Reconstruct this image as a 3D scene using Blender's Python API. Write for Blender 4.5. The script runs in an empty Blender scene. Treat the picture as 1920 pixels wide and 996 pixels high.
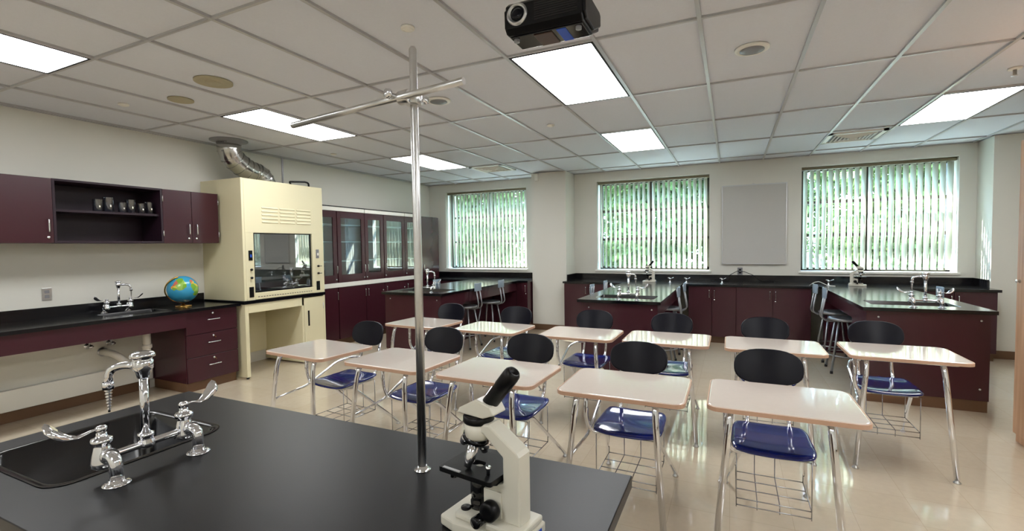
import bpy, bmesh, math, random
from mathutils import Vector, Matrix, Quaternion

# ------------------------------------------------------------------ camera, world, sun, exposure
SC = bpy.context.scene
COL = SC.collection
PI = math.pi
CAM_YAW, CAM_PITCH, CAM_ROLL = map(math.radians, (-25.009, -2.3256, -0.80))
cd = bpy.data.cameras.new('camera')
cam = bpy.data.objects.new('camera', cd)
COL.objects.link(cam)
cd.sensor_width = 36
cd.lens = 880.8 / 1920 * 36
cd.clip_start = 0.05
cd.clip_end = 300
_f = Vector((math.sin(CAM_YAW) * math.cos(CAM_PITCH), math.cos(CAM_YAW) * math.cos(CAM_PITCH), math.sin(CAM_PITCH)))
_r = Vector((math.cos(CAM_YAW), -math.sin(CAM_YAW), 0))
_u = _r.cross(_f)
_r2 = math.cos(CAM_ROLL) * _r + math.sin(CAM_ROLL) * _u
_u2 = -math.sin(CAM_ROLL) * _r + math.cos(CAM_ROLL) * _u
cam.matrix_world = Matrix(((_r2.x, _u2.x, -_f.x, 0), (_r2.y, _u2.y, -_f.y, 0), (_r2.z, _u2.z, -_f.z, 1.48), (0, 0, 0, 1)))
SC.camera = cam

SKY_STRENGTH = 15.0
SUN_STRENGTH = 17.0
LAMP_STRENGTH = 6.5
EXPOSURE = 1.3
world = bpy.data.worlds.new('sky')
SC.world = world
world.use_nodes = True
bg = world.node_tree.nodes['Background']
bg.inputs[0].default_value = (0.50, 0.70, 1.0, 1)
bg.inputs[1].default_value = SKY_STRENGTH
sd = bpy.data.lights.new('sun', 'SUN')
sd.energy = SUN_STRENGTH
sd.angle = math.radians(1.0)
sd.color = (1.0, 0.95, 0.86)
sun = bpy.data.objects.new('sun', sd)
COL.objects.link(sun)
sun.rotation_euler = Vector((1.0, -0.75, -1.15)).to_track_quat('-Z', 'Y').to_euler()
vs = SC.view_settings
vs.view_transform = 'Standard'
vs.look = 'None'
vs.gamma = 1
vs.use_curve_mapping = False
vs.exposure = EXPOSURE
SC.cycles.use_denoising = True
SC.cycles.max_bounces = 10
SC.cycles.diffuse_bounces = 6
SC.cycles.glossy_bounces = 5
SC.cycles.transparent_max_bounces = 16
SC.cycles.sample_clamp_indirect = 6
SC.cycles.caustics_reflective = False
SC.cycles.caustics_refractive = False

# ------------------------------------------------------------------ materials
def srgb(r, g, b):
    f = lambda c: (c / 255 / 12.92) if c / 255 <= 0.04045 else ((c / 255 + 0.055) / 1.055) ** 2.4
    return (f(r), f(g), f(b), 1)

def mat(name, col, rough=0.5, metal=0.0, spec=0.5, noise=None, bump=None, coat=0.0, emit=None, trans=0.0, ior=1.45):
    """noise = (scale, amount) varies the base colour; bump = (scale, strength)."""
    m = bpy.data.materials.new(name)
    m.use_nodes = True
    nt = m.node_tree
    b = nt.nodes['Principled BSDF']
    b.inputs['Base Color'].default_value = col
    b.inputs['Roughness'].default_value = rough
    b.inputs['Metallic'].default_value = metal
    b.inputs['Specular IOR Level'].default_value = spec
    b.inputs['Coat Weight'].default_value = coat
    b.inputs['Transmission Weight'].default_value = trans
    b.inputs['IOR'].default_value = ior
    if emit:
        b.inputs['Emission Color'].default_value = emit[0]
        b.inputs['Emission Strength'].default_value = emit[1]
    tc = nt.nodes.new('ShaderNodeTexCoord')
    if noise:
        n = nt.nodes.new('ShaderNodeTexNoise')
        n.inputs['Scale'].default_value = noise[0]
        n.inputs['Detail'].default_value = 4
        nt.links.new(tc.outputs['Object'], n.inputs['Vector'])
        mx = nt.nodes.new('ShaderNodeMix')
        mx.data_type = 'RGBA'
        k = noise[1]
        mx.inputs[6].default_value = tuple(c * (1 - k) for c in col[:3]) + (1,)
        mx.inputs[7].default_value = tuple(min(1, c * (1 + k)) for c in col[:3]) + (1,)
        nt.links.new(n.outputs['Fac'], mx.inputs[0])
        nt.links.new(mx.outputs[2], b.inputs['Base Color'])
    if bump:
        n2 = nt.nodes.new('ShaderNodeTexNoise')
        n2.inputs['Scale'].default_value = bump[0]
        n2.inputs['Detail'].default_value = 3
        nt.links.new(tc.outputs['Object'], n2.inputs['Vector'])
        bp = nt.nodes.new('ShaderNodeBump')
        bp.inputs['Strength'].default_value = bump[1]
        bp.inputs['Distance'].default_value = 0.01
        nt.links.new(n2.outputs['Fac'], bp.inputs['Height'])
        nt.links.new(bp.outputs['Normal'], b.inputs['Normal'])
    return m

def clear_glass(name, tint=(0.92, 0.97, 0.96, 1), rough=0.0, boost=1.0):
    """thin window glass: mirror reflection by Fresnel over a clear pane"""
    m = bpy.data.materials.new(name)
    m.use_nodes = True
    nt = m.node_tree
    nt.nodes.clear()
    out = nt.nodes.new('ShaderNodeOutputMaterial')
    mix = nt.nodes.new('ShaderNodeMixShader')
    tr = nt.nodes.new('ShaderNodeBsdfTransparent')
    gl = nt.nodes.new('ShaderNodeBsdfGlossy')
    fr = nt.nodes.new('ShaderNodeFresnel')
    ge = nt.nodes.new('ShaderNodeNewGeometry')      # same index on the way in and out of the pane
    io = nt.nodes.new('ShaderNodeMath')
    io.operation = 'MULTIPLY_ADD'
    io.inputs[1].default_value = 1 / 1.5 - 1.5
    io.inputs[2].default_value = 1.5
    nt.links.new(ge.outputs['Backfacing'], io.inputs[0])
    nt.links.new(io.outputs[0], fr.inputs['IOR'])
    mul = nt.nodes.new('ShaderNodeMath')
    mul.operation = 'MULTIPLY'
    mul.use_clamp = True
    mul.inputs[1].default_value = boost
    tr.inputs[0].default_value = tint
    gl.inputs['Roughness'].default_value = rough
    nt.links.new(fr.outputs[0], mul.inputs[0])
    nt.links.new(mul.outputs[0], mix.inputs[0])
    nt.links.new(tr.outputs[0], mix.inputs[1])
    nt.links.new(gl.outputs[0], mix.inputs[2])
    nt.links.new(mix.outputs[0], out.inputs[0])
    return m

def cloth_translucent(name, col, amount=0.45):
    m = bpy.data.materials.new(name)
    m.use_nodes = True
    nt = m.node_tree
    nt.nodes.clear()
    out = nt.nodes.new('ShaderNodeOutputMaterial')
    mix = nt.nodes.new('ShaderNodeMixShader')
    d = nt.nodes.new('ShaderNodeBsdfDiffuse')
    t = nt.nodes.new('ShaderNodeBsdfTranslucent')
    tc = nt.nodes.new('ShaderNodeTexCoord')
    n = nt.nodes.new('ShaderNodeTexNoise')
    n.inputs['Scale'].default_value = 6
    nt.links.new(tc.outputs['Object'], n.inputs['Vector'])
    mx = nt.nodes.new('ShaderNodeMix')
    mx.data_type = 'RGBA'
    mx.inputs[6].default_value = tuple(c * .85 for c in col[:3]) + (1,)
    mx.inputs[7].default_value = col
    nt.links.new(n.outputs['Fac'], mx.inputs[0])
    for s in (d, t):
        nt.links.new(mx.outputs[2], s.inputs[0])
    mix.inputs[0].default_value = amount
    nt.links.new(d.outputs[0], mix.inputs[1])
    nt.links.new(t.outputs[0], mix.inputs[2])
    nt.links.new(mix.outputs[0], out.inputs[0])
    return m

M = {}
M['wall'] = mat('wall_paint', srgb(216, 214, 205), 0.6, bump=(90, 0.03), noise=(1.5, 0.015))
M['ceiling'] = mat('ceiling_tile', srgb(216, 219, 227), 0.9, bump=(220, 0.15), noise=(60, 0.03))
M['grid'] = mat('ceiling_grid_metal', srgb(176, 176, 178), 0.28, spec=0.8)
M['brown_base'] = mat('brown_rubber_base', srgb(104, 76, 54), 0.5)
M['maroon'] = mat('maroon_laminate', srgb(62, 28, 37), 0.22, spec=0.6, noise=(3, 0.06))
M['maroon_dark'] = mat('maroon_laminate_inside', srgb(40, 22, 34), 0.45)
M['black_edge'] = mat('black_seam', srgb(14, 12, 14), 0.6)
M['epoxy'] = mat('black_epoxy_resin', srgb(11, 11, 15), 0.15, spec=0.6, noise=(30, 0.12), bump=(400, 0.02))
M['epoxy_satin'] = mat('black_epoxy_resin_satin', srgb(11, 11, 15), 0.4, spec=0.38, noise=(30, 0.12), bump=(400, 0.02))
M['cream'] = mat('cream_powder_coat', srgb(222, 214, 180), 0.38, noise=(2, 0.02))
M['liner'] = mat('pale_grey_liner', srgb(196, 202, 200), 0.35)
M['chrome'] = mat('polished_chrome', srgb(225, 226, 230), 0.06, metal=1.0)
M['steel'] = mat('brushed_steel', srgb(205, 205, 204), 0.28, metal=1.0, noise=(60, 0.08))
M['galv'] = mat('galvanised_duct_metal', srgb(180, 178, 174), 0.2, metal=1.0, noise=(8, 0.25))
M['wire'] = mat('grey_wire', srgb(170, 170, 172), 0.25, metal=0.9)
M['desktop'] = mat('beige_desktop_laminate', srgb(220, 208, 198), 0.1, noise=(40, 0.025), spec=0.7, coat=0.5)
M['edge'] = mat('tan_edge_band', srgb(196, 160, 136), 0.3)
M['navy'] = mat('navy_plastic', srgb(12, 26, 104), 0.1, coat=0.5)
M['navy_back'] = mat('dark_navy_plastic', srgb(8, 9, 22), 0.3, spec=0.3)
M['black'] = mat('black_plastic', srgb(7, 7, 9), 0.35, noise=(20, 0.1), spec=0.3)
M['black_gloss'] = mat('glossy_black_plastic', srgb(10, 10, 12), 0.1)
M['rubber'] = mat('dark_rubber', srgb(38, 36, 36), 0.7)
M['white_plastic'] = mat('white_plastic', srgb(232, 230, 222), 0.35)
M['ivory'] = mat('ivory_enamel', srgb(208, 205, 192), 0.3)
M['pvc'] = mat('white_pipe_plastic', srgb(222, 216, 206), 0.4)
M['stool_back'] = mat('pale_blue_grey_plastic', srgb(136, 152, 168), 0.35)
M['stool_metal'] = mat('grey_stool_enamel', srgb(150, 152, 156), 0.28, metal=0.7)
M['bronze'] = mat('dark_bronze_frame', srgb(62, 58, 46), 0.4, metal=0.3)
M['headrail'] = mat('olive_brown_headrail', srgb(120, 112, 88), 0.5)
M['vane'] = cloth_translucent('blind_fabric', srgb(232, 234, 222), 0.45)
M['glass'] = clear_glass('window_glass')
M['cab_glass'] = clear_glass('cabinet_glass', (0.8, 0.9, 0.93, 1), 0.0, 3)
M['sash_glass'] = clear_glass('hood_sash_glass', (0.92, 0.95, 0.96, 1), 0.0, 7)
M['beaker'] = clear_glass('beaker_glass', (0.90, 0.95, 1.0, 1), 0.04, 3.5)
M['board'] = mat('grey_tack_board', srgb(190, 188, 184), 0.7, noise=(90, 0.03))
M['alu'] = mat('aluminium_trim', srgb(200, 202, 204), 0.3, metal=0.9)
M['disc_tan'] = mat('tan_speaker_disc', srgb(168, 160, 134), 0.6)
M['grey'] = mat('mid_grey_plastic', srgb(128, 128, 132), 0.4)
M['blue'] = mat('blue_plastic', srgb(30, 80, 190), 0.3)
M['gold'] = mat('brass', srgb(226, 180, 96), 0.22, metal=1.0)
M['lens'] = mat('lens_glass', srgb(8, 9, 18), 0.08, spec=0.3)
M['black_wood'] = mat('dark_brown_panel', srgb(70, 48, 38), 0.4)
M['leaf'] = cloth_translucent('leaf_green', srgb(66, 84, 48), 0.5)
M['leaf2'] = cloth_translucent('leaf_light_green', srgb(88, 104, 62), 0.5)
M['bark'] = mat('bark', srgb(84, 70, 56), 0.9, noise=(12, 0.3), bump=(30, 0.6))
M['pale_ground'] = mat('pale_bounce_ground', srgb(150, 148, 132), 0.9, noise=(4, 0.3))  # pale grey instead of green, so the light it bounces indoors stays neutral

def make_floor_mat():
    m = mat('polished_cream_tile', srgb(205, 190, 168), 0.06, spec=0.7, coat=0.4)
    nt = m.node_tree
    b = nt.nodes['Principled BSDF']
    tc = nt.nodes.new('ShaderNodeTexCoord')
    br = nt.nodes.new('ShaderNodeTexBrick')
    br.offset = 0
    br.inputs['Color1'].default_value = srgb(207, 193, 171)
    br.inputs['Color2'].default_value = srgb(203, 188, 165)
    br.inputs['Mortar'].default_value = srgb(190, 174, 150)
    br.inputs['Scale'].default_value = 1
    br.inputs['Mortar Size'].default_value = 0.0015
    br.inputs['Brick Width'].default_value = 0.305
    br.inputs['Row Height'].default_value = 0.305
    nt.links.new(tc.outputs['Object'], br.inputs['Vector'])
    n = nt.nodes.new('ShaderNodeTexNoise')
    n.inputs['Scale'].default_value = 25
    n.inputs['Detail'].default_value = 6
    nt.links.new(tc.outputs['Object'], n.inputs['Vector'])
    mx = nt.nodes.new('ShaderNodeMix')
    mx.data_type = 'RGBA'
    mx.blend_type = 'MULTIPLY'
    mx.inputs[0].default_value = 0.12
    nt.links.new(br.outputs['Color'], mx.inputs[6])
    nt.links.new(n.outputs['Fac'], mx.inputs[7])
    nt.links.new(mx.outputs[2], b.inputs['Base Color'])
    n2 = nt.nodes.new('ShaderNodeTexNoise')
    n2.inputs['Scale'].default_value = 5
    nt.links.new(tc.outputs['Object'], n2.inputs['Vector'])
    bp = nt.nodes.new('ShaderNodeBump')
    bp.inputs['Strength'].default_value = 0.12
    bp.inputs['Distance'].default_value = 0.01
    nt.links.new(n2.outputs['Fac'], bp.inputs['Height'])
    nt.links.new(bp.outputs['Normal'], b.inputs['Normal'])
    return m
M['floor'] = make_floor_mat()

def make_wood():
    m = mat('pale_wood', srgb(206, 168, 138), 0.35)
    nt = m.node_tree
    b = nt.nodes['Principled BSDF']
    tc = nt.nodes.new('ShaderNodeTexCoord')
    mp = nt.nodes.new('ShaderNodeMapping')
    mp.inputs['Scale'].default_value = (14, 14, 0.8)
    n = nt.nodes.new('ShaderNodeTexNoise')
    n.inputs['Scale'].default_value = 2
    n.inputs['Detail'].default_value = 6
    rp = nt.nodes.new('ShaderNodeValToRGB')
    rp.color_ramp.elements[0].position = 0.3
    rp.color_ramp.elements[0].color = srgb(184, 142, 110)
    rp.color_ramp.elements[1].position = 0.7
    rp.color_ramp.elements[1].color = srgb(214, 178, 148)
    nt.links.new(tc.outputs['Object'], mp.inputs[0])
    nt.links.new(mp.outputs[0], n.inputs['Vector'])
    nt.links.new(n.outputs['Fac'], rp.inputs[0])
    nt.links.new(rp.outputs[0], b.inputs['Base Color'])
    return m
M['wood'] = make_wood()

def make_diffuser():
    """glowing prismatic lens over the fluorescent tubes, with its fine cross bars"""
    m = bpy.data.materials.new('lamp_diffuser')
    m.use_nodes = True
    nt = m.node_tree
    b = nt.nodes['Principled BSDF']
    b.inputs['Base Color'].default_value = (0.8, 0.8, 0.8, 1)
    tc = nt.nodes.new('ShaderNodeTexCoord')
    br = nt.nodes.new('ShaderNodeTexBrick')
    br.offset = 0
    br.inputs['Color1'].default_value = (0.97, 0.985, 1.0, 1)
    br.inputs['Color2'].default_value = (0.96, 0.98, 1.0, 1)
    br.inputs['Mortar'].default_value = (0.76, 0.74, 0.70, 1)
    br.inputs['Scale'].default_value = 1
    br.inputs['Mortar Size'].default_value = 0.006
    br.inputs['Brick Width'].default_value = 0.19
    br.inputs['Row Height'].default_value = 0.2
    nt.links.new(tc.outputs['Object'], br.inputs['Vector'])
    nt.links.new(br.outputs['Color'], b.inputs['Emission Color'])
    b.inputs['Emission Strength'].default_value = LAMP_STRENGTH
    return m
M['diffuser'] = make_diffuser()

def make_globe_mat():
    m = mat('printed_globe_map', srgb(70, 160, 200), 0.18)
    nt = m.node_tree
    b = nt.nodes['Principled BSDF']
    tc = nt.nodes.new('ShaderNodeTexCoord')
    nz = nt.nodes.new('ShaderNodeTexNoise')
    nz.inputs['Scale'].default_value = 14
    nz.inputs['Detail'].default_value = 5
    nt.links.new(tc.outputs['Object'], nz.inputs['Vector'])
    # land tint: patches of several countries' colours
    vo = nt.nodes.new('ShaderNodeTexVoronoi')
    vo.inputs['Scale'].default_value = 16
    nt.links.new(tc.outputs['Object'], vo.inputs['Vector'])
    sp = nt.nodes.new('ShaderNodeSeparateColor')
    nt.links.new(vo.outputs['Color'], sp.inputs[0])
    rp = nt.nodes.new('ShaderNodeValToRGB')
    rp.color_ramp.interpolation = 'CONSTANT'
    cols = [(0, (120, 170, 60)), (.3, (226, 150, 70)), (.5, (222, 200, 80)), (.7, (196, 110, 90)), (.85, (150, 190, 90))]
    rp.color_ramp.elements[0].color = srgb(*cols[0][1])
    rp.color_ramp.elements[1].position = cols[1][0]
    rp.color_ramp.elements[1].color = srgb(*cols[1][1])
    for p, c in cols[2:]:
        e = rp.color_ramp.elements.new(p)
        e.color = srgb(*c)
    nt.links.new(sp.outputs[0], rp.inputs[0])
    prev = None
    # patches of land: direction from the centre and size
    for (x, y, z, r) in [(0.70, -0.62, .42, .06), (.55, -.5, .72, .045), (.45, -.85, .15, .03), (.85, .42, .12, .055), (.8, .55, -.25, .045), (-.5, .3, .5, .12),
                         (-.6, -.6, -.2, .08), (0.1, .9, .3, .1), (0, 0, -1, .05), (.75, .2, .62, .035)]:
        v = Vector((x, y, z)).normalized() * 0.15
        dn = nt.nodes.new('ShaderNodeVectorMath')
        dn.operation = 'DISTANCE'
        nt.links.new(tc.outputs['Object'], dn.inputs[0])
        dn.inputs[1].default_value = v
        ma = nt.nodes.new('ShaderNodeMath')
        ma.operation = 'MULTIPLY_ADD'
        nt.links.new(nz.outputs['Fac'], ma.inputs[0])
        ma.inputs[1].default_value = 0.09
        ma.inputs[2].default_value = r - 0.045
        lt = nt.nodes.new('ShaderNodeMath')
        lt.operation = 'LESS_THAN'
        nt.links.new(dn.outputs['Value'], lt.inputs[0])
        nt.links.new(ma.outputs[0], lt.inputs[1])
        if prev is None:
            prev = lt
        else:
            mxm = nt.nodes.new('ShaderNodeMath')
            mxm.operation = 'MAXIMUM'
            nt.links.new(prev.outputs[0], mxm.inputs[0])
            nt.links.new(lt.outputs[0], mxm.inputs[1])
            prev = mxm
    mx = nt.nodes.new('ShaderNodeMix')
    mx.data_type = 'RGBA'
    mx.inputs[6].default_value = srgb(60, 158, 200)
    nt.links.new(prev.outputs[0], mx.inputs[0])
    nt.links.new(rp.outputs[0], mx.inputs[7])
    nt.links.new(mx.outputs[2], b.inputs['Base Color'])
    return m
M['globe'] = make_globe_mat()

# ------------------------------------------------------------------ mesh builder
def V(*a):
    return Vector(a)

def fillet(pts, r, n=5):
    """round the inner corners of a polyline"""
    pts = [Vector(p) for p in pts]
    if r <= 0 or len(pts) < 3:
        return pts
    out = [pts[0]]
    for a, b, c in zip(pts, pts[1:], pts[2:]):
        d1, d2 = (a - b), (c - b)
        k = min(r, d1.length * .45, d2.length * .45)
        p, q = b + d1.normalized() * k, b + d2.normalized() * k
        for i in range(n + 1):
            t = i / n
            out.append(p.lerp(b, t).lerp(b.lerp(q, t), t))
    out.append(pts[-1])
    return out

def rrect(x0, x1, y0, y1, r, n=5):
    """counter-clockwise rounded rectangle"""
    out = []
    for cx, cy, a0 in ((x1 - r, y0 + r, -90), (x1 - r, y1 - r, 0), (x0 + r, y1 - r, 90), (x0 + r, y0 + r, 180)):
        for i in range(n + 1):
            a = math.radians(a0 + 90 * i / n)
            out.append((cx + r * math.cos(a), cy + r * math.sin(a)))
    return out

class MB:
    def __init__(self):
        self.bm = bmesh.new()

    def face(self, vs, smooth=False):
        try:
            f = self.bm.faces.new(vs)
            f.smooth = smooth
            return f
        except ValueError:
            return None

    def box(self, x0, x1, y0, y1, z0, z1, bevel=0.0, rot=None):
        b = bmesh.new()
        bmesh.ops.create_cube(b, size=1)
        for v in b.verts:
            v.co = Vector(((x0 + x1) / 2 + v.co.x * (x1 - x0), (y0 + y1) / 2 + v.co.y * (y1 - y0), (z0 + z1) / 2 + v.co.z * (z1 - z0)))
        if bevel > 0:
            bmesh.ops.bevel(b, geom=list(b.edges), offset=bevel, segments=2, profile=0.5, affect='EDGES')
        if rot:
            bmesh.ops.transform(b, matrix=rot, verts=b.verts)
        self._merge(b)
        return self

    def _merge(self, b):
        me = bpy.data.meshes.new('tmp')
        b.to_mesh(me)
        b.free()
        self.bm.from_mesh(me)
        bpy.data.meshes.remove(me)

    def tube(self, pts, r, seg=10, fil=0.0, closed=False, smooth=True, r_list=None, flat=1.0, up=None):
        pts = fillet(pts, fil) if not closed else [Vector(p) for p in pts]
        n = len(pts)
        dirs = []
        for i in range(n):
            if closed:
                d = pts[(i + 1) % n] - pts[i - 1]
            else:
                d = pts[min(i + 1, n - 1)] - pts[max(i - 1, 0)]
            dirs.append(d.normalized())
        ref = Vector(up) if up else (Vector((0, 0, 1)) if abs(dirs[0].z) < .9 else Vector((1, 0, 0)))
        nrm = dirs[0].cross(ref).normalized()
        rings = []
        for i in range(n):
            if i:
                q = dirs[i - 1].rotation_difference(dirs[i])
                nrm = (q @ nrm).normalized()
            bn = dirs[i].cross(nrm).normalized()
            rr = r_list[i] if r_list else r
            rings.append([self.bm.verts.new(pts[i] + (nrm * math.cos(2 * PI * k / seg) + bn * math.sin(2 * PI * k / seg) * flat) * rr) for k in range(seg)])
        m = n if closed else n - 1
        for i in range(m):
            a, b = rings[i], rings[(i + 1) % n]
            for k in range(seg):
                self.face((a[k], a[(k + 1) % seg], b[(k + 1) % seg], b[k]), smooth)
        if not closed:
            self.face(rings[0][::-1])
            self.face(rings[-1])
        return self

    def cyl(self, p0, p1, r, seg=16, r1=None, smooth=True):
        return self.tube([p0, p1], r, seg, smooth=smooth, r_list=[r, r if r1 is None else r1])

    def lathe(self, prof, c=(0, 0, 0), axis=(0, 0, 1), seg=24, smooth=True, sx=1.0):
        """prof: (radius, height) pairs along the axis"""
        ax = Vector(axis).normalized()
        q = Vector((0, 0, 1)).rotation_difference(ax)
        c = Vector(c)
        rings = []
        for r, h in prof:
            if r < 1e-6:
                rings.append([self.bm.verts.new(c + q @ Vector((0, 0, h)))])
            else:
                rings.append([self.bm.verts.new(c + q @ Vector((r * sx * math.cos(2 * PI * k / seg), r * math.sin(2 * PI * k / seg), h))) for k in range(seg)])
        for a, b in zip(rings, rings[1:]):
            for k in range(seg):
                k2 = (k + 1) % seg
                if len(a) == 1 and len(b) == 1:
                    continue
                if len(a) == 1:
                    self.face((a[0], b[k2], b[k]), smooth)
                elif len(b) == 1:
                    self.face((a[k], a[k2], b[0]), smooth)
                else:
                    self.face((a[k], a[k2], b[k2], b[k]), smooth)
        if len(rings[0]) > 1:
            self.face(rings[0][::-1])
        if len(rings[-1]) > 1:
            self.face(rings[-1])
        return self

    def prism(self, poly, z0, z1, tf=None, bevel=0.0):
        """extrude a 2D polygon (x, y) from z0 to z1; tf maps the result"""
        b = bmesh.new()
        lo = [b.verts.new((x, y, z0)) for x, y in poly]
        hi = [b.verts.new((x, y, z1)) for x, y in poly]
        n = len(poly)
        b.faces.new(lo[::-1])
        b.faces.new(hi)
        for i in range(n):
            f = b.faces.new((lo[i], lo[(i + 1) % n], hi[(i + 1) % n], hi[i]))
        bmesh.ops.recalc_face_normals(b, faces=b.faces)
        if bevel > 0:
            es = [e for e in b.edges if abs(e.verts[0].co.z - e.verts[1].co.z) < 1e-9]
            bmesh.ops.bevel(b, geom=es, offset=bevel, segments=3, profile=0.5, affect='EDGES')
        if tf:
            bmesh.ops.transform(b, matrix=tf, verts=b.verts)
        self._merge(b)
        return self

    def slab_hole(self, poly, holes, z0, z1):
        """horizontal slab with holes; poly and holes are lists of (x, y)"""
        b = bmesh.new()
        for z, flip in ((z0, True), (z1, False)):
            es = []
            for lp in [poly] + holes:
                vsx = [b.verts.new((x, y, z)) for x, y in lp]
                es += [b.edges.new((vsx[i], vsx[(i + 1) % len(vsx)])) for i in range(len(vsx))]
            bmesh.ops.triangle_fill(b, use_beauty=True, use_dissolve=False, edges=es)
        for lp in [poly] + holes:
            a = [b.verts.new((x, y, z0)) for x, y in lp]
            c = [b.verts.new((x, y, z1)) for x, y in lp]
            for i in range(len(lp)):
                j = (i + 1) % len(lp)
                b.faces.new((a[i], a[j], c[j], c[i]))
        bmesh.ops.remove_doubles(b, verts=b.verts, dist=1e-6)
        bmesh.ops.recalc_face_normals(b, faces=b.faces)
        self._merge(b)
        return self

    def sphere(self, c, r, seg=20, sc=(1, 1, 1)):
        b = bmesh.new()
        bmesh.ops.create_uvsphere(b, u_segments=seg, v_segments=seg // 2 + 2, radius=r)
        for v in b.verts:
            v.co = Vector((v.co.x * sc[0], v.co.y * sc[1], v.co.z * sc[2])) + Vector(c)
        for f in b.faces:
            f.smooth = True
        self._merge(b)
        return self

    def build(self, name, m, parent=None, w=False, bevel=0.0, solid=0.0, sub=0, smooth=False, normals=True):
        me = bpy.data.meshes.new(name)
        if normals:
            bmesh.ops.recalc_face_normals(self.bm, faces=self.bm.faces)
        if w and parent is not None:
            off = Vector((0, 0, 0))
            p = parent
            while p is not None:
                off += p.location
                p = p.parent
            bmesh.ops.translate(self.bm, vec=-off, verts=self.bm.verts)
        if smooth:
            for f in self.bm.faces:
                f.smooth = True
        self.bm.to_mesh(me)
        self.bm.free()
        me.materials.append(m)
        o = bpy.data.objects.new(name, me)
        COL.objects.link(o)
        o.parent = parent
        if solid:
            s = o.modifiers.new('thickness', 'SOLIDIFY')
            s.thickness = solid
        if bevel:
            bv = o.modifiers.new('soft_edges', 'BEVEL')
            bv.width = bevel
            bv.segments = 2
            bv.limit_method = 'ANGLE'
            bv.angle_limit = math.radians(50)
        if sub:
            ss = o.modifiers.new('smooth', 'SUBSURF')
            ss.levels = ss.render_levels = sub
        return o

def tag(o, label, cat, group=None):
    o['label'] = label
    o['category'] = cat
    if group:
        o['group'] = group
    return o

def thing(name, label, cat, loc=(0, 0, 0), rz=0.0, group=None):
    o = bpy.data.objects.new(name, None)
    o.empty_display_size = 0.1
    COL.objects.link(o)
    o.location = loc
    o.rotation_euler = (0, 0, rz)
    return tag(o, label, cat, group)

def struct(o):
    o['kind'] = 'structure'
    return o

def copy_tree(o, parent=None):
    kids = [c for c in bpy.data.objects if c.parent == o]
    c = o.copy()
    COL.objects.link(c)
    c.parent = parent
    for k in kids:
        copy_tree(k, c)
    return c

def clone(root, loc, rz, label, group=None):
    c = copy_tree(root)
    c.location = loc
    c.rotation_euler = (0, 0, rz)
    c['label'] = label
    if group:
        c['group'] = group
    return c

# ------------------------------------------------------------------ room shell
XL, XR, YB, YW, ZC = -5.72, 4.0, -2.3, 8.22, 2.76
struct(MB().box(XL - .3, XR + .3, YB - .3, YW + .4, -0.2, 0).build('floor', M['floor']))
WINS = [(-5.33, -3.52), (-2.16, -0.32), (0.95, 2.75)]
WZ0, WZ1 = 1.045, 2.60
wl = struct(MB().box(XL - .3, XL, YB - .3, YW + .4, 0, ZC + .3).build('wall_left', M['wall']))
struct(MB().box(XR, XR + .3, YB - .3, YW + .4, 0, ZC + .3).build('wall_right', M['wall']))
struct(MB().box(XL, XR, YB - .3, YB, 0, ZC + .3).build('wall_back', M['wall']))
g = MB()
xs = [XL] + [v for w_ in WINS for v in w_] + [XR]
for i in range(0, len(xs), 2):
    g.box(xs[i], xs[i + 1], YW, YW + .4, 0, ZC + .3)
for a, b in WINS:
    g.box(a, b, YW, YW + .4, 0, WZ0)
    g.box(a, b, YW, YW + .4, WZ1, ZC + .3)
struct(g.build('wall_window_side', M['wall']))
# pilaster between first and second window, and the thicker wall past the third window
struct(MB().box(-3.2, -2.57, 7.72, YW, 0, ZC).build('wall_column', M['wall']))
struct(MB().box(2.93, XR, 7.8, YW, 0, ZC).build('wall_corner_pier', M['wall']))

# ceiling: slab, T-bar grid, with the bays of the lamps left in place
ceil = struct(MB().box(XL - .3, XR + .3, YB - .3, YW + .4, ZC + .012, ZC + .3).build('ceiling', M['ceiling']))
GX0, GS = -1.39, 0.61
GY0, GT = 1.71, 1.225
gb = MB()
k = -8
while GX0 + GS * k < XR:
    x = GX0 + GS * k
    if x > XL:
        gb.box(x - .012, x + .012, YB, YW, ZC - .003, ZC + .012)
    k += 1
k = -4
while GY0 + GT * k < YW:
    y = GY0 + GT * k
    if y > YB:
        gb.box(XL, XR, y - .009, y + .009, ZC - .0015, ZC + .012)
    k += 1
gb.box(XL, XL + .02, YB, YW, ZC - .003, ZC + .012)
gb.box(XL, XR, YW - .02, YW, ZC - .003, ZC + .012)
gb.build('ceiling_grid', M['grid'], ceil)

# brown rubber base
struct(MB().box(XL, XL + .012, YB, 2.9, 0, 0.10).build('baseboard_left', M['brown_base'], bevel=.003))
b_ = MB()
b_.box(-3.215, -2.555, 7.705, 7.72, 0, 0.1)
b_.box(-3.215, -3.2, 7.705, 7.74, 0, 0.1)
struct(b_.build('baseboard_column', M['brown_base'], bevel=.003))
struct(MB().box(2.93, XR, 7.785, 7.8, 0, 0.1).build('baseboard_corner_pier', M['brown_base'], bevel=.003))
struct(MB().box(XR - .012, XR, YB, 7.785, 0, 0.1).build('baseboard_right', M['brown_base'], bevel=.003))

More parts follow.
